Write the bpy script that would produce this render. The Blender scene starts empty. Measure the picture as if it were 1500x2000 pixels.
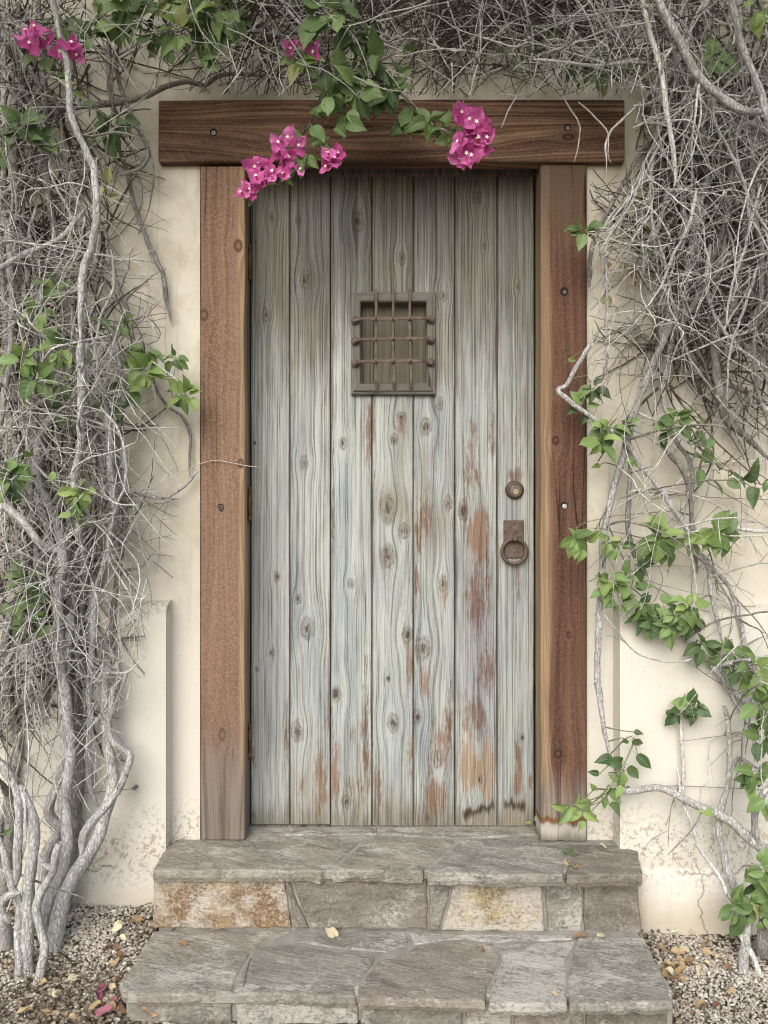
import bpy, bmesh, math, random
import numpy as np
from mathutils import Vector, Matrix, noise as mnoise

C = bpy.context.scene
rad = math.radians
rng = random.Random(7)
nrg = np.random.default_rng(11)

# ------------------------------------------------------------------ camera, sky, sun, exposure
CAM_Y, CAM_Z = -2.44, 0.994
cam_d = bpy.data.cameras.new('camera')
cam = bpy.data.objects.new('camera', cam_d)
C.collection.objects.link(cam)
cam.location = (0, CAM_Y, CAM_Z)
cam.rotation_euler = (rad(90), 0, 0)
cam_d.sensor_fit = 'VERTICAL'
cam_d.sensor_height = 34.6
cam_d.lens = 26.0
cam_d.clip_start = 0.05
cam_d.clip_end = 400
C.camera = cam

SUN_EL, SUN_AZ = 39, -16          # azimuth measured from straight behind the camera, minus = from the left
world = bpy.data.worlds.new('World')
C.world = world
world.use_nodes = True
wn = world.node_tree
bg = wn.nodes['Background']
sky = wn.nodes.new('ShaderNodeTexSky')
sky.sky_type = 'NISHITA'
sky.sun_disc = False
sky.sun_elevation = rad(SUN_EL)
sky.sun_rotation = rad(180 - SUN_AZ)
sky.air_density = 1.0
sky.dust_density = 2.5
sky.ozone_density = 0.6
wn.links.new(sky.outputs[0], bg.inputs[0])
bg.inputs[1].default_value = 0.12
sun_d = bpy.data.lights.new('sun', 'SUN')
sun_d.energy = 1.5
sun_d.angle = rad(50)
sun_d.color = (1.0, 0.99, 0.965)
sun = bpy.data.objects.new('sun', sun_d)
C.collection.objects.link(sun)
_sd = Vector((math.sin(rad(SUN_AZ)) * math.cos(rad(SUN_EL)), -math.cos(rad(SUN_AZ)) * math.cos(rad(SUN_EL)), math.sin(rad(SUN_EL))))
sun.rotation_euler = _sd.to_track_quat('Z', 'Y').to_euler()
C.view_settings.view_transform = 'Standard'
C.view_settings.look = 'None'
C.view_settings.gamma = 1
C.view_settings.use_curve_mapping = False
C.view_settings.exposure = 0.84
C.cycles.use_denoising = True
C.cycles.filter_width = 1.1
C.cycles.max_bounces = 6
C.cycles.diffuse_bounces = 4

# ------------------------------------------------------------------ measuring helpers
K = 0.001624 / 2.44                     # metres per photo pixel at one metre
def P(px, py, y):
    """the place of a photo point on the upright plane at depth y"""
    d = y - CAM_Y
    return Vector(((px - 750) * K * d, y, CAM_Z + (1000 - py) * K * d))
def G(px, py, z):
    """the place of a photo point on the level plane at height z"""
    d = (CAM_Z - z) / ((py - 1000) * K)
    return Vector(((px - 750) * K * d, CAM_Y + d, z))
def pk(y):
    return K * (y - CAM_Y)
def ground_z(x, y):
    t = max(-1.0, min(1.0, x / 0.9))
    z = -0.195 - 0.038 * t
    z -= max(0.0, min(0.8, -0.17 - y)) * (0.16 - 0.05 * t)
    return z

# ------------------------------------------------------------------ object helpers
WORLD = {}
def tag(o, label=None, cat=None, group=None, kind=None):
    if label: o['label'] = label
    if cat: o['category'] = cat
    if group: o['group'] = group
    if kind: o['kind'] = kind
    return o
def empty(name, loc=(0, 0, 0)):
    o = bpy.data.objects.new(name, None)
    C.collection.objects.link(o)
    o.location = loc
    o.empty_display_size = 0.05
    WORLD[o.name] = Matrix.Translation(loc)
    return o
def link(name, me, mat=None, parent=None, M=None):
    """link a mesh; M is its place in the world (its own vertices may already be in world space)"""
    if mat is not None and not me.materials:
        me.materials.append(mat)
    o = bpy.data.objects.new(name, me)
    C.collection.objects.link(o)
    M = M or Matrix.Identity(4)
    o.matrix_basis = M
    WORLD[o.name] = M
    if parent is not None:
        o.parent = parent
        o.matrix_parent_inverse = WORLD[parent.name].inverted()
    return o
def mesh(name, verts, faces, mat=None, parent=None, smooth=False):
    me = bpy.data.meshes.new(name)
    me.from_pydata([tuple(v) for v in verts], [], faces)
    if smooth:
        me.polygons.foreach_set('use_smooth', [True] * len(me.polygons))
    me.update()
    return link(name, me, mat, parent)
def from_bm(name, bm, mat=None, parent=None, smooth=False):
    bmesh.ops.recalc_face_normals(bm, faces=bm.faces[:])
    me = bpy.data.meshes.new(name)
    bm.to_mesh(me)
    bm.free()
    if smooth:
        me.polygons.foreach_set('use_smooth', [True] * len(me.polygons))
    return link(name, me, mat, parent)
def add_box(bm, x0, x1, y0, y1, z0, z1, bevel=0.0, seg=2):
    r = bmesh.ops.create_cube(bm, size=1)
    vs = r['verts']
    for v in vs:
        v.co = Vector(((x0 + x1) / 2 + v.co.x * (x1 - x0), (y0 + y1) / 2 + v.co.y * (y1 - y0), (z0 + z1) / 2 + v.co.z * (z1 - z0)))
    if bevel > 0:
        es = {e for v in vs for e in v.link_edges}
        bmesh.ops.bevel(bm, geom=list(es), offset=bevel, segments=seg, affect='EDGES', profile=0.5)
def add_poly(bm, pts, y0, y1, bevel=0.0, seg=2):
    """an outline of (x, z) points pushed from y0 (front) back to y1"""
    vs = [bm.verts.new((p[0], y0, p[1])) for p in pts]
    f = bm.faces.new(vs)
    r = bmesh.ops.extrude_face_region(bm, geom=[f])
    nv = [e for e in r['geom'] if isinstance(e, bmesh.types.BMVert)]
    for v in nv:
        v.co.y = y1
    if bevel > 0:
        fr = [e for e in f.edges] if f.is_valid else []
        fe = [e for e in bm.edges if e.is_valid and all(abs(v.co.y - y0) < 1e-6 for v in e.verts)]
        bmesh.ops.bevel(bm, geom=fe, offset=bevel, segments=seg, affect='EDGES', profile=0.5)
def add_cyl(bm, a, b, r0, r1=None, n=16, rings=None):
    """a lathe from a to b; rings = [(t, radius)]"""
    a, b = Vector(a), Vector(b)
    ax = (b - a)
    q = ax.to_track_quat('Z', 'Y').to_matrix()
    rings = rings or [(0, r0), (1, r0 if r1 is None else r1)]
    prev = None
    first = None
    for t, r in rings:
        c = a + ax * t
        ring = [bm.verts.new(c + q @ Vector((math.cos(2 * math.pi * i / n) * r, math.sin(2 * math.pi * i / n) * r, 0))) for i in range(n)]
        if prev:
            for i in range(n):
                bm.faces.new((prev[i], prev[(i + 1) % n], ring[(i + 1) % n], ring[i]))
        else:
            first = ring
        prev = ring
    bm.faces.new(prev)
    bm.faces.new(first[::-1])
def add_torus(bm, c, R, r, n=36, m=10, axis='y', wob=0.0):
    vs = []
    for i in range(n):
        a = 2 * math.pi * i / n
        rr = r * (1 + wob * math.sin(a * 5 + 1) * 0.5)
        row = []
        for j in range(m):
            b = 2 * math.pi * j / m
            u = R + rr * math.cos(b)
            row.append(bm.verts.new((c[0] + math.sin(a) * u, c[1] + rr * math.sin(b), c[2] + math.cos(a) * u)))
        vs.append(row)
    for i in range(n):
        for j in range(m):
            bm.faces.new((vs[i][j], vs[(i + 1) % n][j], vs[(i + 1) % n][(j + 1) % m], vs[i][(j + 1) % m]))

# ------------------------------------------------------------------ shader helper: node trees written as arithmetic
class V:
    def __init__(s, sh, sock): s.sh, s.k = sh, sock
    def _m(s, op, *a): return s.sh.m(op, s, *a)
    def __add__(s, o): return s._m('ADD', o)
    __radd__ = __add__
    def __sub__(s, o): return s._m('SUBTRACT', o)
    def __rsub__(s, o): return s.sh.m('SUBTRACT', o, s)
    def __mul__(s, o): return s._m('MULTIPLY', o)
    __rmul__ = __mul__
    def __truediv__(s, o): return s._m('DIVIDE', o)
    def abs(s): return s._m('ABSOLUTE')
    def max(s, o): return s._m('MAXIMUM', o)
    def min(s, o): return s._m('MINIMUM', o)
    def pow(s, o): return s._m('POWER', o)
    def exp(s): return s._m('EXPONENT')
    def sqrt(s): return s._m('SQRT')
    def sin(s): return s._m('SINE')
    def clamp(s): return s.sh.m('ADD', s, 0.0, clamp=True)
class Sh:
    def __init__(s, name):
        s.mat = bpy.data.materials.new(name)
        s.mat.use_nodes = True
        s.nt = s.mat.node_tree
        s.b = s.nt.nodes['Principled BSDF']
        s._pos = None
    def new(s, t): return s.nt.nodes.new(t)
    def put(s, inp, v):
        if isinstance(v, V): s.nt.links.new(v.k, inp)
        elif isinstance(v, (tuple, list)): inp.default_value = tuple(v) if len(v) == len(inp.default_value) else tuple(v) + (1,)
        else: inp.default_value = v
    def m(s, op, *a, clamp=False):
        n = s.new('ShaderNodeMath'); n.operation = op; n.use_clamp = clamp
        for i, v in enumerate(a): s.put(n.inputs[i], v)
        return V(s, n.outputs[0])
    def pos(s, obj=False):
        n = s.new('ShaderNodeTexCoord' if obj else 'ShaderNodeNewGeometry')
        x = s.new('ShaderNodeSeparateXYZ')
        s.nt.links.new(n.outputs['Object' if obj else 'Position'], x.inputs[0])
        return tuple(V(s, x.outputs[i]) for i in range(3))
    def vec(s, x, y, z):
        n = s.new('ShaderNodeCombineXYZ')
        for i, v in enumerate((x, y, z)): s.put(n.inputs[i], v)
        return V(s, n.outputs[0])
    def noise(s, vec, scale=1.0, detail=2.0, rough=0.5, dist=0.0):
        n = s.new('ShaderNodeTexNoise')
        s.put(n.inputs['Vector'], vec); n.inputs['Scale'].default_value = scale
        n.inputs['Detail'].default_value = detail; n.inputs['Roughness'].default_value = rough
        n.inputs['Distortion'].default_value = dist
        return V(s, n.outputs[0])
    def voro(s, vec, scale=1.0, feature='F1', rnd=1.0, out='Distance'):
        n = s.new('ShaderNodeTexVoronoi'); n.feature = feature
        s.put(n.inputs['Vector'], vec); n.inputs['Scale'].default_value = scale
        n.inputs['Randomness'].default_value = rnd
        return V(s, n.outputs[out])
    def step(s, a, b, v):
        n = s.new('ShaderNodeMapRange'); n.interpolation_type = 'SMOOTHSTEP'
        s.put(n.inputs['Value'], v); s.put(n.inputs['From Min'], a); s.put(n.inputs['From Max'], b)
        return V(s, n.outputs[0])
    def ramp(s, v, stops):
        n = s.new('ShaderNodeValToRGB'); s.put(n.inputs[0], v)
        e = n.color_ramp.elements
        while len(e) < len(stops): e.new(0.5)
        for q, (p, c) in zip(e, stops):
            q.position = p; q.color = tuple(c) + (1,)
        return V(s, n.outputs[0])
    def mix(s, f, a, b, mode='MIX'):
        n = s.new('ShaderNodeMix'); n.data_type = 'RGBA'; n.blend_type = mode
        s.put(n.inputs[0], f); s.put(n.inputs[6], a); s.put(n.inputs[7], b)
        return V(s, n.outputs[2])
    def info(s, out='Random'):
        return V(s, s.new('ShaderNodeObjectInfo').outputs[out])
    def attr(s, name, out='Color'):
        n = s.new('ShaderNodeAttribute'); n.attribute_name = name
        return V(s, n.outputs[out])
    def bump(s, h, strength=0.5, dist=0.003):
        n = s.new('ShaderNodeBump'); s.put(n.inputs['Height'], h)
        n.inputs['Strength'].default_value = strength; n.inputs['Distance'].default_value = dist
        s.nt.links.new(n.outputs[0], s.b.inputs['Normal'])
    def done(s, col, rough=0.8, metal=0.0, spec=0.3):
        s.put(s.b.inputs['Base Color'], col); s.put(s.b.inputs['Roughness'], rough)
        s.put(s.b.inputs['Metallic'], metal); s.b.inputs['Specular IOR Level'].default_value = spec
        return s.mat
# ------------------------------------------------------------------ materials
def knot_warp(s, x, z, knots, along='z'):
    """grain coordinate bent round the knots, and the knots' own masks"""
    u = x if along == 'z' else z
    mask, rim, ringd = None, None, None
    for (kx, kz, r) in knots:
        dx, dz = x - kx, z - kz
        a, l = (dx, dz) if along == 'z' else (dz, dx)
        e = ((a * a) * (-1 / (2.1 * r) ** 2) - (l * l) * (1 / (3.6 * r) ** 2)).exp()
        u = u - a * e * 0.82
        d = ((a * a) * (1 / r ** 2) + (l * l) * (1 / ((1.15 + 0.75 * abs(math.sin(kx * 91 + kz * 57))) * r) ** 2)).sqrt()
        mask = d if mask is None else mask.min(d)
    return u, mask

def plank_mat(i, xa, xb, knots, patches, paint=1.0, rot=None):
    s = Sh('weathered_plank_%d' % i)
    x, y, z = s.pos()
    sd = i * 3.17
    wob = s.noise(s.vec(x * 7 + sd, sd, z * 0.75), 1, 2, 0.5)
    u, d = knot_warp(s, x, z, knots)
    if d is None: d = z * 0.0 + 9.0
    jag = s.noise(s.vec(x, y, z * 0.7), 42, 4, 0.65)
    d = (d + (jag - 0.5) * 2.3) * 1.12
    u = u + (wob - 0.5) * 0.034
    rings = s.noise(s.vec(u * 190, sd, z * 0.6), 1, 1.0, 0.5)
    fine = s.noise(s.vec(u * 340 + 7, sd, z * 2.0), 1, 2, 0.6)
    fib = s.noise(s.vec(x * 430, sd, z * 8), 1, 2)
    g = rings * 0.40 + fine * 0.38 + fib * 0.22
    big = s.noise(s.vec(x * 5 + sd, sd, z * 2.2), 1, 3, 0.6)
    med = s.noise(s.vec(x * 28 + sd, sd, z * 4), 1, 4, 0.65)
    strk = s.noise(s.vec(x * 55 + sd, 2.2, z * 1.3), 1, 4, 0.6)
    gl = s.step(0.35, 0.60, g + (med - 0.5) * 0.16)          # 0 in the furrows, 1 on the ridges
    wood = s.ramp(gl, [(0.0, (0.080, 0.076, 0.065)), (0.25, (0.165, 0.159, 0.137)), (0.6, (0.228, 0.223, 0.195)), (1.0, (0.295, 0.290, 0.257))])
    wood = s.mix(1.0, wood, s.mix(s.step(0.40, 0.66, big), (0.96, 0.98, 1.0), (1.0, 0.955, 0.87)), 'MULTIPLY')
    wood = s.mix(s.step(0.52, 0.66, strk) * 0.22, wood, (0.10, 0.088, 0.07))
    # old chalky paint, holding on the ridges, thickest where rain and sun reach
    low = s.step(1.98, 0.86, z + (big - 0.5) * 0.5)
    pm = s.step(-0.17, 0.15, (strk - 0.5) * 0.50 + (med - 0.5) * 0.40 + (g - 0.5) * 0.45 + (low - 0.48) * 0.62) * paint
    pcol = s.ramp(s.noise(s.vec(x * 18 + sd, sd, z * 2.2), 1, 4, 0.6), [(0.30, (0.29, 0.32, 0.335)), (0.44, (0.39, 0.42, 0.405)), (0.56, (0.455, 0.48, 0.445)), (0.72, (0.52, 0.535, 0.485))])
    pcol = s.mix(1.0, pcol, s.ramp(gl, [(0.0, (0.40, 0.385, 0.36)), (0.28, (0.78, 0.77, 0.745)), (0.6, (1, 1, 1))]), 'MULTIPLY')
    col = s.mix(pm * 0.9, wood, pcol)
    # bare weathered streaks inside the paint
    sc = s.noise(s.vec(x * 90 + sd, 5.0, z * 2.6), 1, 4, 0.65)
    col = s.mix(s.step(0.56, 0.66, sc) * 0.55, col, s.mix(gl, (0.10, 0.085, 0.068), (0.26, 0.235, 0.20)))
    # flaked places that show brown wood or the red primer
    fl = s.noise(s.vec(x * 140 + sd, sd, z * 20), 1, 5, 0.75)
    fl2 = s.noise(s.vec(x * 30 + sd, sd + 4, z * 7), 1, 3, 0.6)
    for (px_, pz_, rx, rz, st, tone) in patches:
        dx, dz = (x - px_) * (1 / rx), (z - pz_) * (1 / rz)
        e = ((dx * dx + dz * dz) * -0.75).exp() * st
        if tone > 2:                      # a soft stain that soaks in, no flaking
            sc_ = [(0.25, 0.205, 0.145), (0.25, 0.235, 0.27), (0.16, 0.14, 0.115)][tone - 3]
            col = s.mix((e * (fl2 * 1.5 + gl * 0.3 - 0.1)).clamp() * 0.85, col, s.mix(gl, tuple(c * 0.6 for c in sc_), tuple(c * 1.15 for c in sc_)))
            continue
        f = s.step(-0.03, 0.12, fl * 0.6 + fl2 * 0.4 - 0.665 + e * 0.27)
        pc = [(0.19, 0.105, 0.066), (0.25, 0.14, 0.08), (0.36, 0.245, 0.155)][tone]
        pc2 = s.mix(gl, tuple(c * 0.5 for c in pc), tuple(c * 1.1 for c in pc))
        col = s.mix(f * 0.8, col, pc2)
    # hair checks along the grain
    chk = s.noise(s.vec(u * 230 + 3, sd, z * 1.8), 1, 2, 0.6)
    chk = s.step(0.345, 0.27, chk)
    col = s.mix(chk * 0.7, col, (0.07, 0.06, 0.05))
    # knots
    kr = ((d + jag) * 11).sin() * 0.5 + 0.5
    kc = s.mix(kr, (0.10, 0.072, 0.05), (0.215, 0.165, 0.12))
    col = s.mix(s.step(1.05, 0.62, d) * 0.5, col, kc)
    col = s.mix(s.step(0.62, 0.18, d) * s.step(0.40, 0.52, fl) * 0.85, col, (0.045, 0.032, 0.025))
    col = s.mix(s.step(1.30, 1.0, d) * s.step(0.75, 1.0, d) * s.step(0.40, 0.52, jag) * 0.6, col, (0.075, 0.06, 0.047))
    # dirt along the joints and damp at the foot
    edge = s.step(0.0055, 0.0, (x - xa).min(xb - x) + (med - 0.5) * 0.012)
    col = s.mix(edge * 0.7, col, (0.115, 0.088, 0.065))
    foot = s.step(0.10, 0.0, z + (s.noise(s.vec(x * 120, sd, z * 3), 1, 3) - 0.5) * 0.14)
    col = s.mix(foot * 0.7, col, s.mix(gl, (0.075, 0.064, 0.042), (0.20, 0.18, 0.135)))
    if rot:
        zig = s.noise(s.vec(x * 75, 3.1, 0.0), 1, 4, 0.75)
        vary = s.noise(s.vec(x * 40, 8.1, 0.0), 1, 2)
        for (rx0, rz0, slope, wd) in rot:
            line = z - rz0 - (x - rx0) * slope - (zig - 0.5) * 0.07
            lim = s.step(wd, wd * 0.7, (x - rx0).abs())
            band = s.step(0.024, 0.002, line.abs() + (0.55 - vary) * 0.045 + (0.5 - fl) * 0.05) * lim
            under = s.step(0.03, -0.03, line) * lim
            col = s.mix(under * 0.55, col, s.mix(gl, (0.17, 0.135, 0.095), (0.34, 0.29, 0.22)))
            col = s.mix(band * 0.9, col, (0.045, 0.025, 0.016))
    s.bump(gl * 0.6 - chk * 0.5 + g * 0.6 + med * 0.3 + s.step(1.2, 0.7, d) * 0.2 - s.step(0.5, 0.2, d) * 0.3, 0.8, 0.005)
    return s.done(col, 0.85, 0, 0.2)

def timber_mat(name, dark, mid, light, x_light=None, knots=(), along='z', rough_sawn=0.0, foot=None, ring=110, streak=None, sd=0.0, wander=1.0):
    """stained heavy timber; x_light=(x, width, colour, side) is a strip of pale sapwood along one edge"""
    s = Sh(name)
    x, y, z = s.pos()
    u, d = knot_warp(s, x, z, knots, along)
    if d is None: d = z * 0.0 + 9.0
    a, l = (x, z) if along == 'z' else (z, x)
    wob = s.noise(s.vec(a * 6 + sd, y * 6, l * 0.8), 1, 2)
    uu = u + (wob - 0.5) * (0.11 * wander) + y * 0.5
    rings = s.noise(s.vec(uu * ring, sd, l * 0.6), 1, 1.5, 0.5)
    fine = s.noise(s.vec(uu * ring * 3.3, sd + 2, l * 5), 1, 2, 0.6)
    med = s.noise(s.vec(a * 22 + sd, y * 9, l * 3), 1, 4, 0.6)
    g = rings * 0.6 + fine * 0.3 + med * 0.14
    col = s.ramp(g, [(0.36, dark), (0.50, mid), (0.66, light)])
    blot = s.noise(s.vec(a * 9 + sd, y, l * 1.6), 1, 3, 0.6)
    col = s.mix(s.step(0.4, 0.7, blot) * 0.5, col, dark)
    h = g
    if rough_sawn:
        fz = s.noise(s.vec(x * 150, y * 150, z * 300 + x * 120), 1, 3, 0.75)
        col = s.mix(s.step(0.49, 0.62, fz) * rough_sawn, col, (light[0] * 1.32 + .045, light[1] * 1.32 + .035, light[2] * 1.32 + .022))
        col = s.mix(s.step(0.47, 0.36, fz) * rough_sawn * 0.9, col, tuple(c * 0.6 for c in dark))
        h = h + fz * 0.7
    if x_light:
        x0, wd, lc, side = x_light
        t = (x - x0) * side + (s.noise(s.vec(x * 8, 1.7, z * 2.1), 1, 2) - 0.5) * wd * 1.1
        lm = s.mix(s.step(0.4, 0.6, fine * 0.5 + rings * 0.5), tuple(c * 0.62 for c in lc), lc)
        col = s.mix(s.step(wd, wd * 0.55, t) * 0.9, col, lm)
    if streak:
        st = s.noise(s.vec(x * 60, 4.4, z * 1.2), 1, 3)
        col = s.mix(s.step(streak[0], streak[0] + 0.35, z + (st - 0.5) * 0.5) * streak[2], col, streak[1])
    ck = s.noise(s.vec(a * 17 + sd, 3.3, l * 0.55), 1, 2, 0.5)
    ckm = s.step(0.012, 0.002, (ck - 0.5).abs()) * s.step(0.5, 0.6, s.noise(s.vec(a * 8, sd, l * 1.9), 1, 2))
    col = s.mix(ckm * 0.8, col, tuple(c * 0.3 for c in dark))
    h = h - ckm * 1.2
    kc = s.ramp((d * 8).sin() * 0.5 + 0.5, [(0, tuple(c * 0.45 for c in dark)), (1, mid)])
    col = s.mix(s.step(1.1, 0.8, d) * 0.85, col, kc)
    if foot:
        zz = z + (s.noise(s.vec(x * 90, 0.7, z * 4), 1, 3, 0.65) - 0.5) * foot[2]
        col = s.mix(s.step(foot[1], foot[1] * 0.25, zz) * 0.9, col, s.mix(s.step(0.38, 0.62, g), tuple(c * 0.42 for c in foot[0]), tuple(c * 0.98 for c in foot[0])))
        if len(foot) > 3:
            zig = z - 0.062 - (s.noise(s.vec(x * 34, 9.1, 0.0), 1, 3, 0.6) - 0.5) * 0.07
            col = s.mix(s.step(0.0, -0.02, zig) * 0.85, col, s.mix(med, (0.38, 0.35, 0.28), (0.55, 0.52, 0.45)))
            col = s.mix(s.step(0.014, 0.003, zig.abs()) * 0.9, col, s.mix(fine, (0.05, 0.022, 0.01), (0.26, 0.13, 0.04)))
            low = s.step(0.035, 0.0, z + (med - 0.5) * 0.05)
            col = s.mix(low * 0.75, col, (0.11, 0.105, 0.055))
    s.bump(h, 0.6, 0.004)
    return s.done(col, 0.82, 0, 0.25)

def stucco_mat():
    s = Sh('cream_stucco')
    x, y, z = s.pos()
    p = s.vec(x, y, z)
    big = s.noise(p, 2.2, 4, 0.6)
    mot = s.noise(p, 11, 4, 0.65)
    trow = s.noise(s.vec(x * 9, y * 9, z * 5), 1, 5, 0.6, 1.2)
    grit = s.noise(p, 260, 3, 0.7)
    col = s.mix(s.step(0.3, 0.7, big), (0.56, 0.515, 0.41), (0.65, 0.61, 0.505))
    col = s.mix(s.step(0.38, 0.66, mot) * 0.6, col, (0.47, 0.415, 0.31))
    col = s.mix(s.step(0.5, 0.64, trow) * 0.35, col, (0.70, 0.66, 0.55))
    runs = s.noise(s.vec(x * 26, y * 10, z * 1.3), 1, 4, 0.6)
    col = s.mix(s.step(0.52, 0.68, runs) * 0.5, col, (0.40, 0.355, 0.265))
    # shade put into the colour: lower wall painted lighter; splashed dirt near the ground
    low = s.step(0.95, 0.45, z + (big - 0.5) * 0.5)
    col = s.mix(low * 0.75, col, s.mix(mot, (0.585, 0.555, 0.48), (0.72, 0.70, 0.63)))
    pit = s.noise(p, 70, 4, 0.75)
    dirtz = s.step(0.16, 0.02, z + (mot - 0.5) * 0.24) * s.step(-0.16, 0.0, z + (mot - 0.5) * 0.1)
    col = s.mix(dirtz * s.step(0.50, 0.60, pit) * 0.75, col, (0.30, 0.245, 0.165))
    splash = s.step(-0.08, -0.2, z + (mot - 0.5) * 0.16)
    col = s.mix(splash * 0.55, col, (0.40, 0.335, 0.24))
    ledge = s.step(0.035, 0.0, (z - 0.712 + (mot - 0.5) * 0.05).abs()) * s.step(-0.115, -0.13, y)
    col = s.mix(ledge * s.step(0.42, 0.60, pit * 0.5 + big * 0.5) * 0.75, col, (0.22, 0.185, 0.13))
    spk = s.noise(p, 150, 2, 0.6)
    col = s.mix(s.step(0.69, 0.75, spk) * 0.6, col, (0.25, 0.20, 0.14))
    # hair cracks
    cz = s.noise(s.vec(x * 7, 1.3, z * 1.5), 1, 5, 0.7)
    crack = (z + 0.062 + (cz - 0.5) * 0.13).abs()
    ck = s.step(0.0035, 0.0006, crack) * s.step(0.42, 0.52, s.noise(s.vec(x * 5, 8.8, 0.0), 1, 2))
    vx = s.noise(s.vec(z * 10, 6.2, x * 0.7), 1, 5, 0.7)
    ck2 = s.step(0.0032, 0.0006, (x - 0.93 + (vx - 0.5) * 0.09).abs()) * s.step(-0.02, -0.05, z)
    ck = ck.max(ck2)
    col = s.mix(ck * 0.5, col, (0.17, 0.13, 0.09))
    s.bump(trow * 0.9 + grit * 0.12 + pit * 0.22 + dirtz * pit * 0.8 - ck * 1.0 + mot * 0.5, 0.55, 0.006)
    return s.done(col, 0.93, 0, 0.12)

def stone_mat(name, cols, white=0.4, rust=None, scale=1.0, sd=0.0):
    s = Sh(name)
    x, y, z = s.pos()
    rnd = s.info()
    o = rnd * 13 + sd
    p = s.vec(x + o, y * 1.2, z + o * 0.5)
    sheet = s.noise(s.vec(x * 1.0 + o, y * 2.4 + x * 0.9, z * 2.2), 7 * scale, 6, 0.68, 0.8)
    big = s.noise(p, 5 * scale, 4, 0.6)
    grit = s.noise(p, 110, 5, 0.8)
    vein = s.noise(s.vec(x * 2 + o, y * 9 + x * 3, z * 9), 6, 5, 0.75, 1.0)
    col = s.ramp(sheet, [(0.34, cols[0]), (0.46, cols[1]), (0.56, cols[2]), (0.67, cols[3])])
    col = s.mix(s.step(0.38, 0.66, big) * 0.5, col, cols[1])
    if rust:
        ru = s.noise(p, 9, 5, 0.7)
        col = s.mix(s.step(0.44, 0.58, ru) * 0.85, col, s.mix(s.step(0.35, 0.65, grit), rust[0], rust[1]))
        ru2 = s.noise(s.vec(x + 5.5, y, z), 14, 5, 0.7)
        col = s.mix(s.step(0.54, 0.62, ru2) * 0.75, col, rust[2])
    wm = s.noise(s.vec(x * 1.1 + o + 3, y * 2.0, z * 1.4), 6.5, 6, 0.74, 0.4)
    t = 0.635 - white * 0.19
    col = s.mix(s.step(t, t + 0.13, wm * 0.62 + vein * 0.22 + grit * 0.26) * 0.72, col, (0.60, 0.575, 0.52))
    col = s.mix(s.step(0.42, 0.30, vein) * 0.6, col, (0.13, 0.115, 0.095))
    col = s.mix(s.step(0.5, 0.68, grit) * 0.5, col, tuple(min(.75, c * 1.45) for c in cols[2]))
    col = s.mix(s.step(0.48, 0.34, grit) * 0.6, col, tuple(c * 0.4 for c in cols[1]))
    col = s.mix(1.0, col, (0.88, 0.875, 0.86), 'MULTIPLY')
    s.bump(sheet * 1.0 + vein * 0.8 + grit * 0.35, 0.85, 0.008)
    return s.done(col, 0.88, 0, 0.2)

def mortar_mat():
    s = Sh('pale_mortar')
    x, y, z = s.pos(); p = s.vec(x, y, z)
    a = s.noise(p, 16, 5, 0.7); b = s.noise(p, 190, 3, 0.7)
    col = s.ramp(a * 0.7 + b * 0.3, [(0.32, (0.19, 0.178, 0.152)), (0.5, (0.28, 0.265, 0.23)), (0.68, (0.38, 0.362, 0.322))])
    s.bump(a + b * 0.5, 0.8, 0.006)
    return s.done(col, 0.92, 0, 0.1)

def bark_mat(name, lo, hi, crack, lichen=0.5):
    s = Sh(name)
    x, y, z = s.pos(); p = s.vec(x, y, z)
    a = s.noise(s.vec(x, y, z * 0.45), 26, 5, 0.7)
    b = s.noise(s.vec(x, y, z * 0.5), 120, 3, 0.7, 0.6)
    v = s.voro(s.vec(x + a * 0.03, y + a * 0.02, z * 0.30), 120, 'DISTANCE_TO_EDGE')
    col = s.mix(s.step(0.35, 0.65, a), lo, hi)
    col = s.mix(s.step(0.10, 0.015, v) * s.step(0.4, 0.6, b) * 0.6, col, crack)
    col = s.mix(s.step(0.52, 0.36, b) * 0.5, col, crack)
    col = s.mix(s.step(0.56, 0.68, a * 0.5 + b * 0.5) * lichen, col, (0.58, 0.56, 0.51))
    s.bump(a * 0.5 + b * 0.5 + s.step(0.0, 0.12, v) * 0.5, 0.9, 0.004)
    return s.done(col, 0.9, 0, 0.15)

def leaf_mat(name, c0, c1, vein, trans=0.22, spec=0.4, rough=0.5):
    s = Sh(name)
    x, y, z = s.pos(True)
    r = s.info()
    n = s.noise(s.vec(x * 3 + r * 9, y * 3, r * 5), 1, 3)
    col = s.mix((r * 1.1 + n * 0.6 - 0.35).clamp(), tuple(c * 0.85 for c in c0), tuple(c * 1.1 for c in c1))
    ax = x.abs()
    rib = ((y - ax * 0.75) * 30).sin()
    vm = s.step(0.86, 0.99, rib) * 0.35
    vm = vm.max(s.step(0.022, 0.008, ax))
    col = s.mix(vm * 0.55, col, vein)
    spot = s.noise(s.vec(x * 9 + r * 40, y * 9, 1.0), 1, 3, 0.7)
    col = s.mix(s.step(0.68, 0.74, spot) * 0.7, col, (0.30, 0.27, 0.13))
    s.bump(rib * 0.3 + n, 0.35, 0.002)
    s.done(col, rough, 0, spec)
    tr = s.new('ShaderNodeBsdfTranslucent')
    s.put(tr.inputs[0], s.mix(0.5, col, tuple(min(1, c * 1.6) for c in c1)))
    mx = s.new('ShaderNodeMixShader'); mx.inputs[0].default_value = trans
    out = s.nt.nodes['Material Output']
    s.nt.links.new(s.b.outputs[0], mx.inputs[1]); s.nt.links.new(tr.outputs[0], mx.inputs[2])
    s.nt.links.new(mx.outputs[0], out.inputs[0])
    return s.mat

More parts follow.
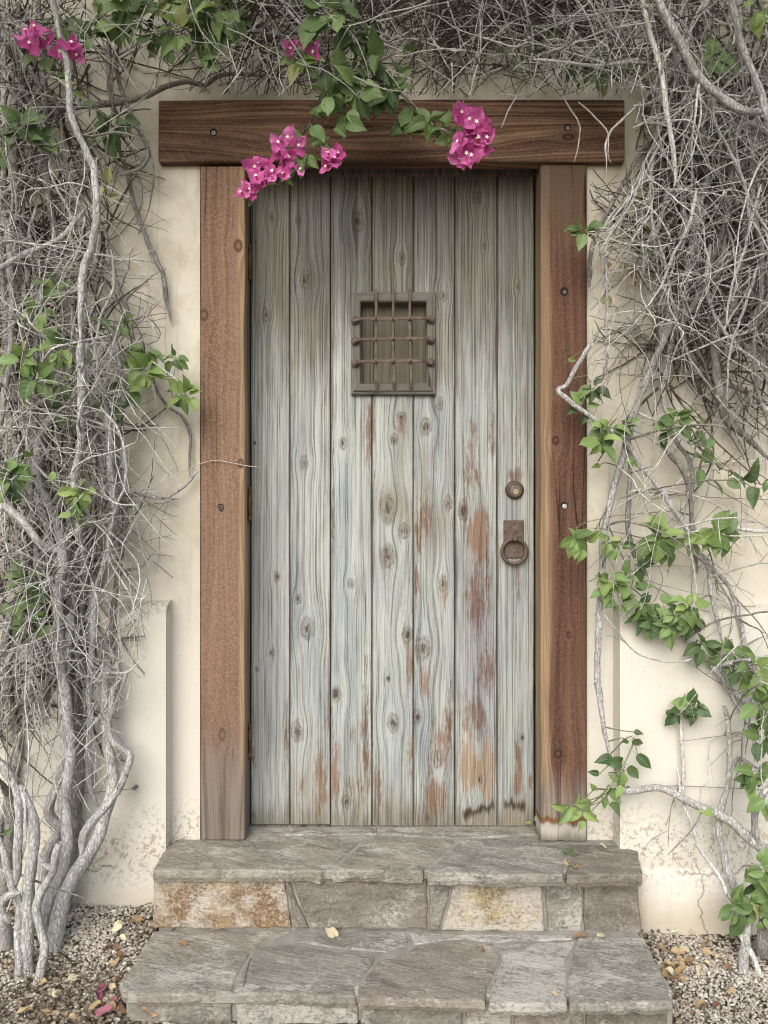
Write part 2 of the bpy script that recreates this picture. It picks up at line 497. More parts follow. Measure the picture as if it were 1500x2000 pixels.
def iron_mat(name='rusted_iron', a=(0.05, 0.037, 0.03), b=(0.12, 0.08, 0.062), c=(0.175, 0.145, 0.125), metal=0.35):
    s = Sh(name)
    x, y, z = s.pos(); p = s.vec(x, y, z)
    n = s.noise(p, 60, 4, 0.7); m_ = s.noise(p, 260, 3, 0.7)
    col = s.ramp(n * 0.7 + m_ * 0.3, [(0.34, a), (0.5, b), (0.64, c)])
    s.bump(n + m_ * 0.6, 0.5, 0.002)
    return s.done(col, s.mix(n, (0.45,) * 3, (0.8,) * 3), metal, 0.4)

def plain_mat(name, col, rough=0.6, metal=0.0, var=0.3, scale=80):
    s = Sh(name)
    x, y, z = s.pos()
    n = s.noise(s.vec(x, y, z), scale, 3, 0.6)
    c = s.mix(n, tuple(v * (1 - var) for v in col), tuple(min(1, v * (1 + var)) for v in col))
    s.bump(n, 0.3, 0.002)
    return s.done(c, rough, metal, 0.3)

def vcol_mat(name, rough=0.85, spec=0.2, bumps=300, trans=0.0):
    s = Sh(name)
    x, y, z = s.pos()
    n = s.noise(s.vec(x, y, z), bumps, 3, 0.6)
    c = s.mix(s.step(0.3, 0.7, n) * 0.35, s.attr('tint'), (0.30, 0.26, 0.20))
    s.bump(n, 0.4, 0.002)
    return s.done(c, rough, 0, spec)

M_STUCCO = stucco_mat()
M_MORTAR = mortar_mat()
M_IRON = iron_mat()
M_HINGE = iron_mat('rusty_hinge', (0.06, 0.03, 0.018), (0.155, 0.075, 0.04), (0.20, 0.115, 0.07), 0.3)
M_BRONZE = iron_mat('dull_bronze', (0.075, 0.055, 0.042), (0.13, 0.095, 0.07), (0.17, 0.13, 0.10), 0.55)
M_BRASS = plain_mat('worn_brass', (0.45, 0.36, 0.2), 0.35, 0.8)
M_STEEL = plain_mat('bright_screw', (0.42, 0.41, 0.39), 0.5, 0.5)
M_DARK = plain_mat('dark_hole', (0.02, 0.015, 0.012), 0.9)
M_WIRE = plain_mat('grey_wire', (0.22, 0.19, 0.16), 0.6, 0.4)
# ------------------------------------------------------------------ the ground
def ground_mat():
    s = Sh('gravel_bed')
    x, y, z = s.pos(); p = s.vec(x, y, z)
    c = s.voro(p, 75, 'F1', 1.0, 'Color')
    d = s.voro(p, 75, 'F1', 1.0, 'Distance')
    n = s.noise(p, 3, 3)
    g = V(s, s.new('ShaderNodeSeparateColor').outputs[0])
    s.nt.links.new(c.k, g.k.node.inputs[0])
    col = s.ramp(g, [(0.0, (0.16, 0.13, 0.09)), (0.4, (0.32, 0.27, 0.20)), (0.8, (0.52, 0.47, 0.38))])
    col = s.mix(s.step(0.3, 0.75, d), col, (0.05, 0.04, 0.028))
    col = s.mix(s.step(0.45, 0.65, n) * 0.4, col, (0.10, 0.08, 0.055))
    s.bump(d * -1.0, 1.0, 0.01)
    return s.done(col, 0.95, 0, 0.1)
gx = [-60, -20, -8, -4] + list(np.linspace(-2.4, 2.4, 49)) + [4, 8, 20, 60]
gy = [-60, -20, -8, -4] + list(np.linspace(-2.6, 0.2, 29)) + [2, 8, 30]
gv = [(a, b, ground_z(a, b) + 0.006 * math.sin(a * 9 + b * 7) if abs(a) < 3 else ground_z(a, b)) for b in gy for a in gx]
gf = [(j * len(gx) + i, j * len(gx) + i + 1, (j + 1) * len(gx) + i + 1, (j + 1) * len(gx) + i) for j in range(len(gy) - 1) for i in range(len(gx) - 1)]
tag(mesh('ground', gv, gf, ground_mat(), smooth=True), kind='structure')

# ------------------------------------------------------------------ the stucco wall
OPEN_L, OPEN_R, OPEN_T = P(391, 0, -.115).x - 0.004, P(1146, 0, -.115).x + 0.004, 2.10
wall = empty('stucco_wall', (0, 0.0, ground_z(0, 0)))
tag(wall, 'cream stucco wall with a thicker base course, round the weathered plank door', 'wall')
bm = bmesh.new()
add_poly(bm, [(-3.2, -0.5), (OPEN_L, -0.5), (OPEN_L, OPEN_T), (OPEN_R, OPEN_T), (OPEN_R, -0.5), (3.2, -0.5), (3.2, 3.3), (-3.2, 3.3)], -0.10, 0.16, 0.0)
from_bm('wall_face', bm, M_STUCCO, wall)
def base_course(x0, x1, ztop, inner):
    """thicker lower wall with a worn, rounded top ledge; inner = the corner that is seen"""
    nx, prof = 40, []
    for t in np.linspace(0, 1, 7):
        a = t * math.pi / 2
        prof.append((-0.099 - 0.076 * math.sin(a), ztop - 0.022 * (1 - math.cos(a)) - 0.004 * t))
    prof += [(-0.176, ztop - 0.15), (-0.176, 0.25), (-0.177, 0.02), (-0.178, -0.10), (-0.182, -0.25), (-0.185, -0.5)]
    xs = list(np.linspace(x0, x1, nx))
    vs, fs = [], []
    for i, xx in enumerate(xs):
        e = abs(xx - inner)
        for j, (yy, zz) in enumerate(prof):
            nn = mnoise.noise(Vector((xx * 5, yy * 3, zz * 4))) * 0.004 + mnoise.noise(Vector((xx * 24, 3, zz * 19))) * 0.0018
            yo = yy + nn * (1 if j > 1 else 0)
            if e < 0.006: yo += 0.007 * (1 if j > 2 else 0)
            vs.append((xx, yo, zz + (mnoise.noise(Vector((xx * 11, 1, 7))) * 0.006 if j < 7 else 0)))
    m = len(prof)
    for i in range(nx - 1):
        for j in range(m - 1):
            fs.append((i * m + j, (i + 1) * m + j, (i + 1) * m + j + 1, i * m + j + 1))
    for i in (0, nx - 1):                 # end faces
        k = len(vs)
        vs += [(xs[i], -0.099, ztop), (xs[i], -0.099, -0.5)]
        fs.append(tuple([i * m + j for j in range(m)] + [k + 1, k]))
    o = mesh('base_course', vs, fs, M_STUCCO, wall, True)
    md = o.modifiers.new('split', 'EDGE_SPLIT'); md.split_angle = rad(50)
    return o
base_course(-3.2, P(323, 0, -.175).x, 0.728, P(323, 0, -.175).x)
base_course(P(1212, 0, -.175).x, 3.2, 0.712, P(1212, 0, -.175).x)
# a footing that stands proud at the foot of the wall, ring-handle side
fx = list(np.linspace(P(1245, 0, -.2).x, 3.2, 60))
vs, fs = [], []
for i, xx in enumerate(fx):
    w = mnoise.noise(Vector((xx * 7, 2, 4))) * 0.012
    for yy, zz in ((-0.176, -0.055 + w * 1.4), (-0.192, -0.066 + w * 1.4), (-0.203, -0.085 + w), (-0.205, -0.2), (-0.206, -0.45)):
        vs.append((xx, yy + w * 0.4, zz))
for i in range(len(fx) - 1):
    for j in range(4):
        fs.append((i * 5 + j, (i + 1) * 5 + j, (i + 1) * 5 + j + 1, i * 5 + j + 1))
fs.append((0, 1, 2, 3, 4))
mesh('footing', vs, fs, M_STUCCO, wall, True)

# ------------------------------------------------------------------ stone steps
STONE = {
    'grey': stone_mat('grey_flagstone', [(0.155, 0.147, 0.125), (0.25, 0.24, 0.207), (0.32, 0.305, 0.263), (0.41, 0.39, 0.345)], 0.55, sd=1.0),
    'buff': stone_mat('buff_flagstone', [(0.18, 0.165, 0.135), (0.275, 0.255, 0.21), (0.34, 0.315, 0.26), (0.43, 0.40, 0.335)], 0.5, sd=2.0),
    'green': stone_mat('green_grey_flagstone', [(0.17, 0.16, 0.13), (0.265, 0.255, 0.215), (0.32, 0.31, 0.26), (0.39, 0.375, 0.32)], 0.35, sd=3.0),
    'white': stone_mat('lime_stained_flagstone', [(0.16, 0.15, 0.135), (0.25, 0.235, 0.21), (0.33, 0.31, 0.275), (0.45, 0.42, 0.37)], 0.95, sd=4.0),
    'pink': stone_mat('pinkish_flagstone', [(0.17, 0.15, 0.125), (0.27, 0.24, 0.20), (0.345, 0.305, 0.255), (0.42, 0.38, 0.325)], 0.35, sd=5.0),
    'rust': stone_mat('rust_stained_stone', [(0.26, 0.20, 0.14), (0.40, 0.33, 0.25), (0.50, 0.44, 0.36), (0.56, 0.51, 0.43)], 0.55,
                      ((0.14, 0.075, 0.032), (0.27, 0.165, 0.08), (0.36, 0.255, 0.125)), sd=6.0),
    'yellow': stone_mat('yellow_white_stone', [(0.20, 0.165, 0.115), (0.31, 0.265, 0.19), (0.40, 0.35, 0.265), (0.50, 0.455, 0.37)], 0.85,
                        ((0.24, 0.165, 0.07), (0.42, 0.32, 0.15), (0.50, 0.40, 0.21)), sd=7.0),
    'brown': stone_mat('brown_grey_stone', [(0.14, 0.124, 0.102), (0.215, 0.192, 0.16), (0.27, 0.244, 0.205), (0.36, 0.33, 0.285)], 0.35, sd=8.0),
}
def rough_outline(pts, step=0.022, amp=0.0035, seed=0):
    out = []
    n = len(pts)
    for i in range(n):
        a, b = Vector(pts[i]), Vector(pts[(i + 1) % n])
        L = (b - a).length
        m = max(1, int(L / step))
        nr = Vector((-(b - a).y, (b - a).x)).normalized() if L > 0 else Vector((0, 0))
        for k in range(m):
            t = k / m
            p = a.lerp(b, t)
            j = mnoise.noise(Vector((p.x * 26 + seed, p.y * 26, seed))) * amp * 1.4 + rng.uniform(-1, 1) * amp * 0.45
            q = 0.35 if k == 0 else 1.0
            out.append(p + nr * j * q)
    return out
def slab(name, pts2, to3, thick, mat, parent, seed=0, amp=0.0035, bev=0.0035, under=0.004):
    o2 = rough_outline(pts2, 0.022, amp, seed)
    n = len(o2)
    area = sum(o2[i].x * o2[(i + 1) % n].y - o2[(i + 1) % n].x * o2[i].y for i in range(n))
    sg = 1 if area > 0 else -1
    def inset(q):
        r = []
        for i in range(n):
            t = (o2[(i + 1) % n] - o2[i - 1])
            nn = Vector((-t.y, t.x)).normalized() * sg
            r.append(o2[i] + nn * q)
        return r
    rings = [(inset(bev * 1.6), 0.0), (inset(bev * 0.45), -bev * 0.45), (o2, -bev * 1.3), (inset(-0.001), -thick * 0.6), (inset(under), -thick)]
    vs, fs = [], []
    for k, (rg, h) in enumerate(rings):
        for q in rg:
            hh = h
            if k <= 2: hh += mnoise.noise(Vector((q.x * 9 + seed, q.y * 9, 5))) * 0.0022
            else: hh += mnoise.noise(Vector((q.x * 31 + seed, q.y * 11, 9))) * 0.003 * (k - 2)
            vs.append(to3(q.x, q.y, hh))
    for k in range(len(rings) - 1):
        for i in range(n):
            a, b = k * n + i, k * n + (i + 1) % n
            fs.append((a, b, b + n, a + n))
    c = sum((q for q in rings[0][0]), Vector((0, 0))) / n
    # inner ring keeps the cap from fanning out of one point
    mid = [c.lerp(q, 0.5) for q in rings[0][0]]
    k0 = len(vs)
    for q in mid:
        vs.append(to3(q.x, q.y, mnoise.noise(Vector((q.x * 9 + seed, q.y * 9, 5))) * 0.004))
    for i in range(n):
        fs.append((i, k0 + i, k0 + (i + 1) % n, (i + 1) % n))
    vs.append(to3(c.x, c.y, 0.0))
    for i in range(n):
        fs.append((k0 + i, len(vs) - 1, k0 + (i + 1) % n))
    bm = bmesh.new()
    bv = [bm.verts.new(v) for v in vs]
    for f in fs:
        try: bm.faces.new([bv[i] for i in f])
        except ValueError: pass
    return from_bm(name, bm, mat, parent)

steps = empty('stone_steps', (0.03, -0.45, -0.27))
tag(steps, 'two broad stone steps of grey flagstones below the plank door, with rust stained riser stones', 'steps')
Z2 = -0.176
RY1, RY2 = -0.287, -0.565
XL, XR = -0.646, 0.722
bm = bmesh.new()
add_box(bm, XL + 0.012, XR - 0.012, RY1 + 0.010, 0.10, -0.6, -0.0035, 0.003, 1)
add_box(bm, XL + 0.014, XR - 0.014, RY2 + 0.010, RY1 + 0.004, -0.6, Z2 - 0.0035, 0.003, 1)
add_box(bm, XL + 0.016, XR - 0.016, -0.298, RY1 + 0.02, -0.031, -0.0042, 0.004, 1)
add_box(bm, XL + 0.02, XR - 0.02, -0.569, RY2 + 0.02, Z2 - 0.028, Z2 - 0.0042, 0.004, 1)
from_bm('mortar_bed', bm, M_MORTAR, steps)
def C8(x, y): return 230 + x / 1.3636, 1560 + y / 1.3636
def flags(lst, z, thick):
    for i, (mat, pts, pale) in enumerate(lst):
        q = []
        for (a, b) in pts:
            g = G(*C8(a, b), z)
            q.append((g.x, g.y))
        slab('flagstone', q, lambda a, b, h, z=z: Vector((a, b, z + h)), thick, STONE[mat], steps, seed=i * 4.3 + z, amp=0.004)
flags([
    ('buff', [(94, 190), (130, 125), (165, 106), (350, 106), (355, 98), (668, 98), (632, 126), (560, 185), (540, 193), (520, 190), (300, 190)], 0),
    ('buff', [(684, 98), (902, 108), (812, 192), (572, 190), (640, 128)], 0),
    ('grey', [(914, 110), (1125, 98), (1128, 120), (1190, 122), (1186, 203), (980, 202), (826, 196)], 0),
    ('brown', [(1200, 122), (1255, 122), (1330, 120), (1384, 138), (1396, 200), (1196, 204)], 0),
    ('grey', [(352, 78), (690, 74), (690, 93), (352, 95)], 0),
    ('grey', [(698, 75), (1112, 82), (1118, 94), (905, 104), (700, 93)], 0),
], 0.0, 0.034)
flags([
    ('buff', [(92, 352), (300, 352), (458, 352), (388, 386), (352, 410), (314, 470), (304, 514), (180, 520), (70, 522), (12, 508), (4, 488), (42, 440)], 0),
    ('green', [(364, 393), (470, 388), (560, 403), (684, 424), (678, 437), (632, 498), (632, 524), (460, 520), (314, 516), (332, 462)], 0),
    ('grey', [(486, 354), (768, 354), (772, 386), (718, 406), (562, 393), (478, 380)], 0),
    ('pink', [(694, 430), (742, 420), (790, 392), (905, 374), (1000, 386), (1018, 422), (984, 500), (978, 540), (640, 530), (644, 496)], 0),
    ('white', [(1026, 426), (1010, 388), (1216, 378), (1190, 430), (1196, 546), (988, 544), (994, 500)], 0),
    ('grey', [(1226, 368), (1398, 364), (1422, 410), (1466, 500), (1474, 540), (1204, 546), (1200, 470)], 0),
    ('white', [(778, 356), (1214, 362), (1210, 372), (1000, 380), (905, 368), (790, 386)], 0),
], Z2, 0.030)
def risers(lst, ry, pxs):
    for i, (mat, pts) in enumerate(lst):
        q = []
        for (a, b) in pts:
            g = P(*C8(a, b), ry)
            q.append((g.x, g.z))
        slab('riser_stone', q, lambda a, b, h: Vector((a, ry - h, b)), 0.05, STONE[mat], steps, seed=i * 7.7 + ry, amp=0.003, bev=0.004)
risers([
    ('rust', [(96, 214), (444, 214), (452, 268), (462, 346), (94, 346)]),
    ('brown', [(452, 214), (458, 250), (470, 262), (508, 346), (470, 347), (462, 300)]),
    ('brown', [(466, 214), (824, 214), (824, 349), (514, 347), (480, 268)]),
    ('grey', [(831, 214), (888, 214), (880, 270), (856, 350), (831, 350)]),
    ('yellow', [(896, 214), (1132, 216), (1136, 358), (864, 352), (886, 280)]),
    ('grey', [(1140, 214), (1236, 216), (1238, 360), (1146, 358)]),
    ('brown', [(1242, 216), (1386, 216), (1396, 362), (1245, 361)]),
], RY1, None)
risers([
    ('grey', [(24, 516), (300, 516), (306, 640), (30, 640)]),
    ('white', [(312, 516), (640, 518), (640, 650), (318, 640)]),
    ('grey', [(648, 518), (920, 520), (918, 650), (648, 650)]),
    ('white', [(928, 520), (1050, 530), (1050, 650), (926, 650)]),
    ('pink', [(1058, 540), (1240, 540), (1240, 650), (1058, 650)]),
    ('brown', [(1248, 540), (1462, 540), (1462, 650), (1248, 650)]),
], RY2, None)

# ------------------------------------------------------------------ the timber frame
def pw(px, py, y=0.0):
    v = P(px, py, y)
    return v.x, v.z
PF = -0.115
M_POSTL = timber_mat('sawn_cedar_left', (0.13, 0.073, 0.046), (0.20, 0.118, 0.077), (0.26, 0.168, 0.112),
                     (pw(477, 0, PF)[0], 0.020, (0.36, 0.245, 0.145), -1), [(*pw(465, 480, PF), 0.016), (*pw(398, 615, PF), 0.018), (*pw(470, 905, PF), 0.012), (*pw(434, 1435, PF), 0.014)],
                     rough_sawn=0.48, foot=((0.215, 0.185, 0.155), 0.42, 0.30), ring=90, sd=1.2)
M_POSTR = timber_mat('dark_cedar_right', (0.060, 0.030, 0.019), (0.108, 0.054, 0.034), (0.17, 0.092, 0.058),
                     (pw(1056, 0, PF)[0], 0.034, (0.37, 0.25, 0.145), 1), [(*pw(1085, 860, PF), 0.014), (*pw(1090, 1472, PF), 0.016), (*pw(1110, 1240, PF), 0.008)],
                     rough_sawn=0.3, foot=((0.30, 0.25, 0.205), 0.26, 0.22, True), ring=75, streak=(1.70, (0.13, 0.092, 0.062), 0.75), sd=5.4)
M_LINTEL = timber_mat('old_lintel', (0.044, 0.023, 0.014), (0.125, 0.069, 0.042), (0.34, 0.21, 0.13),
                      None, [(*pw(640, 285, -.13), 0.006), (*pw(850, 276, -.13), 0.005), (*pw(1110, 268, -.13), 0.012)], along='x', rough_sawn=0.16, ring=85, sd=9.3, wander=1.7)
M_JAMB = timber_mat('grey_jamb', (0.075, 0.062, 0.048), (0.15, 0.13, 0.105), (0.22, 0.195, 0.16), None, [], ring=150, sd=3.3)
frame = empty('door_frame', (0.03, -0.06, 0))
tag(frame, 'heavy stained timber door frame, two posts under a dark overhanging lintel', 'door frame', kind='thing')
def jitter_box(name, x0, x1, y0, y1, z0, z1, mat, bev, amp=0.0028, n=(2, 2, 24), rag=0.0):
    """a sawn timber with slightly wandering faces and arrises"""
    bm = bmesh.new()
    add_box(bm, x0, x1, y0, y1, z0, z1, bev, 3)
    ax = 2 if (z1 - z0) > (x1 - x0) else 0
    lo, hi = ((z0, z1) if ax == 2 else (x0, x1))
    for k in range(1, 28):
        c = lo + (hi - lo) * k / 28
        co = Vector((0, 0, c)) if ax == 2 else Vector((c, 0, 0))
        no = Vector((0, 0, 1)) if ax == 2 else Vector((1, 0, 0))
        bmesh.ops.bisect_plane(bm, geom=bm.verts[:] + bm.edges[:] + bm.faces[:], plane_co=co, plane_no=no)
    if rag:
        for k in range(1, 14):
            bmesh.ops.bisect_plane(bm, geom=bm.verts[:] + bm.edges[:] + bm.faces[:], plane_co=Vector((x0 + (x1 - x0) * k / 14, 0, 0)), plane_no=Vector((1, 0, 0)))
    for v in bm.verts:
        p = v.co
        v.co = p + Vector((mnoise.noise(Vector((p.z * 4 + x0, p.x * 3, 1))), mnoise.noise(Vector((p.z * 5, p.x * 5 + 3, 2))) * 0.7, mnoise.noise(Vector((p.x * 5, p.z * 2, 3)))if ax == 0 else 0)) * amp
        if rag and p.z < z0 + 0.012:
            v.co.z += abs(mnoise.noise(Vector((p.x * 38, 7, 1)))) * rag
    return from_bm(name, bm, mat, frame)
xl0, xl1 = pw(391, 0, PF)[0], pw(478, 0, PF)[0]
xr0, xr1 = pw(1056, 0, PF)[0], pw(1146, 0, PF)[0]
jitter_box('post', xl0, xl1, PF, -0.062, 0.001, 2.040, M_POSTL, 0.006)['label'] = 'rough sawn reddish post on the hinge side'
jitter_box('post', xr0, xr1, PF, -0.03, -0.004, 2.046, M_POSTR, 0.006, rag=0.016)['label'] = 'dark red post with pale sapwood edge and rotted foot'
lx0, lx1 = pw(309, 0, -.13)[0], pw(1221, 0, -.13)[0]
jitter_box('lintel', lx0, lx1, -0.13, -0.075, 2.046, pw(0, 194, -.13)[1], M_LINTEL, 0.006)
# jamb strips behind the posts, up to the door edge
for a, b, y0 in ((xl1 - 0.03, pw(489.5, 0)[0] - 0.0025, -0.010), (pw(1044, 0)[0] + 0.004, xr0 + 0.02, -0.016)):
    bm = bmesh.new(); add_box(bm, a, b, y0, 0.045, 0.0, 2.05, 0.0015, 1)
    from_bm('jamb', bm, M_JAMB, frame)
bm = bmesh.new(); add_box(bm, xl1 - 0.02, xr0 + 0.02, -0.012, 0.045, 2.0575, 2.098, 0.002, 1)
from_bm('head_jamb', bm, M_JAMB, frame)
def screw(px, py, y, r, hole, mat, slot=True):
    c = P(px, py, y)
    bm = bmesh.new()
    add_cyl(bm, c + Vector((0, 0.002, 0)), c + Vector((0, -0.0012, 0)), hole, n=20)
    h = from_bm('bolt_hole', bm, M_DARK, frame)
    bm = bmesh.new()
    add_cyl(bm, c + Vector((0.001, 0.0, -0.003)), c + Vector((0.001, -0.003, -0.003)), r, n=16, rings=[(0, r), (0.7, r), (1, r * 0.75)])
    s_ = from_bm('screw', bm, mat, h)
    if slot:
        bm = bmesh.new(); add_box(bm, c.x + 0.001 - r * 0.7, c.x + 0.001 + r * 0.7, c.y - 0.0036, c.y - 0.001, c.z - 0.0037, c.z - 0.0023)
        add_box(bm, c.x + 0.001 - 0.0007, c.x + 0.001 + 0.0007, c.y - 0.0037, c.y - 0.001, c.z - 0.003 - r * .7, c.z - 0.003 + r * 0.7)
        from_bm('slot', bm, M_DARK, h)
screw(417, 258, -0.131, 0.0062, 0.0105, M_STEEL)
screw(1108, 249, -0.131, 0.0062, 0.0105, M_STEEL)
screw(1102, 569, PF - .001, 0.006, 0.0125, plain_mat('dull_screw', (0.2, 0.18, 0.16), 0.5, 0.5))
screw(1102, 987, PF - .001, 0.0075, 0.0115, M_STEEL, False)
screw(431, 990, PF - .001, 0.0085, 0.0098, M_IRON)
# ------------------------------------------------------------------ the plank door
door = empty('plank_door', (pw(487, 0)[0], 0.02, 0.0))
tag(door, 'weathered grey plank door with peeling pale paint, barred peephole and ring handle', 'door', kind='thing')
EDG = [489.5, 566, 645.5, 726.5, 807, 888.5, 971, 1043.5]
def kn(lst): return [(*pw(a, b), r * 0.00150) for a, b, r in lst]
def pa(lst): return [(*pw(a, b), rx * 0.001624, rz * 0.001624, st, t) for a, b, rx, rz, st, t in lst]
KN = [
    kn([(530, 425, 7), (520, 615, 9), (498, 865, 4), (542, 1127, 6), (530, 1275, 5), (502, 1307, 4)]),
    kn([(597, 545, 13), (583, 430, 7), (594, 904, 9), (583, 1170, 8), (600, 1228, 15), (580, 1428, 13)]),
    kn([(700, 432, 14), (670, 866, 9), (657, 1355, 11), (676, 1566, 11), (685, 1140, 8)]),
    kn([(785, 505, 9), (783, 815, 10), (770, 858, 9), (757, 995, 17), (790, 1037, 12), (757, 1087, 17), (796, 1240, 13), (758, 1325, 5), (767, 1412, 13)]),
    kn([(866, 578, 9), (859, 788, 8), (832, 834, 13), (875, 982, 10), (865, 1140, 10), (826, 1266, 16), (815, 1400, 10), (855, 1483, 12), (835, 1600, 8)]),
    kn([(933, 385, 9), (946, 480, 5), (905, 997, 13), (937, 1522, 5), (912, 1592, 9)]),
    kn([(1010, 560, 5), (1020, 1440, 5)]),
]
PT = [
    pa([(530, 1250, 30, 180, .45, 4), (500, 1000, 12, 120, .5, 3), (560, 1440, 7, 100, .9, 0), (495, 1500, 6, 120, .7, 0), (530, 1590, 30, 25, .6, 1)]),
    pa([(610, 1560, 40, 60, .6, 3), (600, 560, 30, 60, .4, 5), (628, 1520, 22, 80, .95, 1), (640, 1400, 7, 90, .7, 0), (585, 1560, 16, 50, .75, 1), (635, 900, 6, 200, .5, 0), (610, 1585, 30, 30, .7, 1)]),
    pa([(690, 1560, 45, 60, .55, 3), (715, 700, 12, 200, .4, 3), (655, 1500, 12, 110, .95, 1), (716, 1430, 10, 160, .95, 0), (721, 870, 8, 110, 1.0, 0), (695, 1530, 30, 65, .8, 1), (651, 1000, 5, 240, .7, 0), (690, 1440, 14, 40, .6, 1)]),
    pa([(757, 980, 30, 32, .95, 3), (780, 860, 16, 90, .6, 3), (790, 1010, 18, 30, .6, 3), (757, 1095, 22, 30, .5, 3), (770, 1590, 45, 40, .7, 3), (737, 1520, 16, 80, .95, 1), (787, 832, 12, 36, 1.0, 0), (800, 1310, 9, 90, .8, 0), (730, 900, 5, 240, .7, 0), (800, 1500, 10, 80, .85, 1), (765, 1440, 14, 22, .7, 1), (765, 1590, 36, 22, .7, 1)]),
    pa([(850, 1030, 34, 45, .7, 3), (880, 950, 12, 60, .5, 3), (850, 1590, 40, 30, .7, 3), (830, 920, 14, 130, .45, 3), (830, 1330, 15, 60, .95, 1), (862, 1450, 22, 75, .95, 1), (848, 1560, 34, 70, 1.0, 1), (830, 1010, 20, 110, .75, 0), (815, 1200, 8, 160, .8, 0), (880, 1380, 8, 90, .7, 0), (866, 1150, 12, 40, .7, 1)]),
    pa([(930, 1240, 34, 130, .75, 4), (940, 1340, 34, 60, .6, 4), (920, 1120, 30, 60, .4, 3), (925, 905, 20, 110, .95, 0), (928, 930, 12, 70, .8, 1), (935, 1045, 26, 62, 1.35, 1), (905, 1000, 9, 16, 1.2, 0), (930, 1170, 30, 100, .95, 0), (950, 1310, 24, 70, .95, 0), (930, 1400, 32, 60, 1.0, 0), (915, 1495, 24, 60, 1.35, 2), (950, 1510, 22, 70, 1.25, 2), (960, 850, 8, 80, .8, 0), (900, 830, 8, 90, .6, 0)]),
    pa([(1004, 1090, 16, 130, .5, 4), (1020, 1590, 30, 40, .7, 3), (1005, 930, 20, 20, 1.0, 0), (1014, 1470, 10, 30, 1.0, 0), (1012, 1525, 13, 40, 1.1, 1), (1012, 1140, 8, 70, .75, 0), (1015, 870, 10, 70, .75, 0), (1037, 1525, 5, 18, 1.2, 1), (980, 1050, 5, 120, .6, 0)]),
]
ROT = [None, None, None, None, None,
       [(pw(935, 0)[0], pw(0, 1583)[1], 0.30, 0.058)],
       [(pw(1005, 0)[0], pw(0, 1573)[1], -0.15, 0.04)]]
PAINT = [0.80, 0.92, 1.05, 1.0, 0.95, 0.85, 0.85]
ZB, ZT = pw(0, 1611)[1], 2.066
hx0, hz0 = pw(703, 749); hx1, hz1 = pw(834, 588)
DT = 0.04
for i in range(7):
    xa, xb = pw(EDG[i], 0)[0] + 0.0011, pw(EDG[i + 1], 0)[0] - 0.0011
    zb = ZB - 0.0012 * i + 0.001 * math.sin(i * 2.1)
    m = plank_mat(i, xa, xb, KN[i], PT[i], PAINT[i], ROT[i])
    bm = bmesh.new()
    yf = 0.0012 * math.sin(i * 1.7 + .4)
    if xb > hx0 and xa < hx1:
        if xa >= hx0 and xb <= hx1:
            add_poly(bm, [(xa, hz1), (xb, hz1), (xb, ZT), (xa, ZT)], yf, DT, 0.0032)
            add_poly(bm, [(xa, zb), (xb, zb), (xb, hz0), (xa, hz0)], yf, DT, 0.0032)
        elif xa < hx0:
            add_poly(bm, [(xa, zb), (xb, zb), (xb, hz0), (hx0, hz0), (hx0, hz1), (xb, hz1), (xb, ZT), (xa, ZT)], yf, DT, 0.0032)
        else:
            add_poly(bm, [(xa, zb), (xb, zb), (xb, ZT), (xa, ZT), (xa, hz1), (hx1, hz1), (hx1, hz0), (xa, hz0)], yf, DT, 0.0032)
    else:
        add_poly(bm, [(xa, zb), (xb, zb), (xb, ZT), (xa, ZT)], yf, DT, 0.0032)
    from_bm('plank', bm, m, door)
# a dark sheet added behind the planks, so that no light shows through the joints
bm = bmesh.new(); add_box(bm, pw(478, 0)[0], pw(1052, 0)[0], DT + 0.001, DT + 0.012, ZB + 0.002, ZT + 0.03)
from_bm('dark_backing', bm, M_DARK, door)
bm = bmesh.new(); add_box(bm, pw(486, 0)[0], pw(1046, 0)[0], -0.004, 0.05, 0.0006, ZB - 0.012)
from_bm('threshold', bm, M_JAMB, frame)

# barred peephole
M_GRILLE = timber_mat('grey_moulding', (0.085, 0.076, 0.061), (0.16, 0.148, 0.123), (0.22, 0.207, 0.176), None, [], ring=170, sd=7.7)
M_GRILLEH = timber_mat('grey_moulding_level', (0.085, 0.076, 0.061), (0.16, 0.148, 0.123), (0.22, 0.207, 0.176), None, [], along='x', ring=170, sd=6.1)
M_BACKB = timber_mat('greenish_backing', (0.07, 0.062, 0.045), (0.15, 0.138, 0.105), (0.20, 0.188, 0.15), None, [], ring=200, sd=2.9)
grille = empty('peephole', (pw(768, 670)[0], -0.005, pw(768, 670)[1]))
grille.parent = door; grille.matrix_parent_inverse = WORLD[door.name].inverted()
ox0, oz0 = pw(685.5, 770.5, -.022); ox1, oz1 = pw(851, 568.5, -.022)
ix0, iz0 = pw(704.5, 747.5, -.022); ix1, iz1 = pw(832.5, 590, -.022)
def rail(a, b, c, d, mat):
    """one mitred side of the moulding; a,b outer ends, c,d inner ends"""
    bm = bmesh.new()
    def pt(p, y): return bm.verts.new((p[0], y, p[1]))
    def lerp(p, q, t): return (p[0] + (q[0] - p[0]) * t, p[1] + (q[1] - p[1]) * t)
    prof = [(0.0, 0.0), (0.0, -0.012), (0.10, -0.0165), (0.28, -0.0165), (0.34, -0.0215), (0.86, -0.0225), (0.96, -0.019), (1.0, -0.012), (1.0, 0.024)]
    r0 = [pt(lerp(a, d, t), y) for t, y in prof]
    r1 = [pt(lerp(b, c, t), y) for t, y in prof]
    for k in range(len(prof) - 1):
        bm.faces.new((r0[k], r0[k + 1], r1[k + 1], r1[k]))
    bm.faces.new(r0); bm.faces.new(r1[::-1])
    from_bm('moulding', bm, mat, grille)
g_ = 0.0003
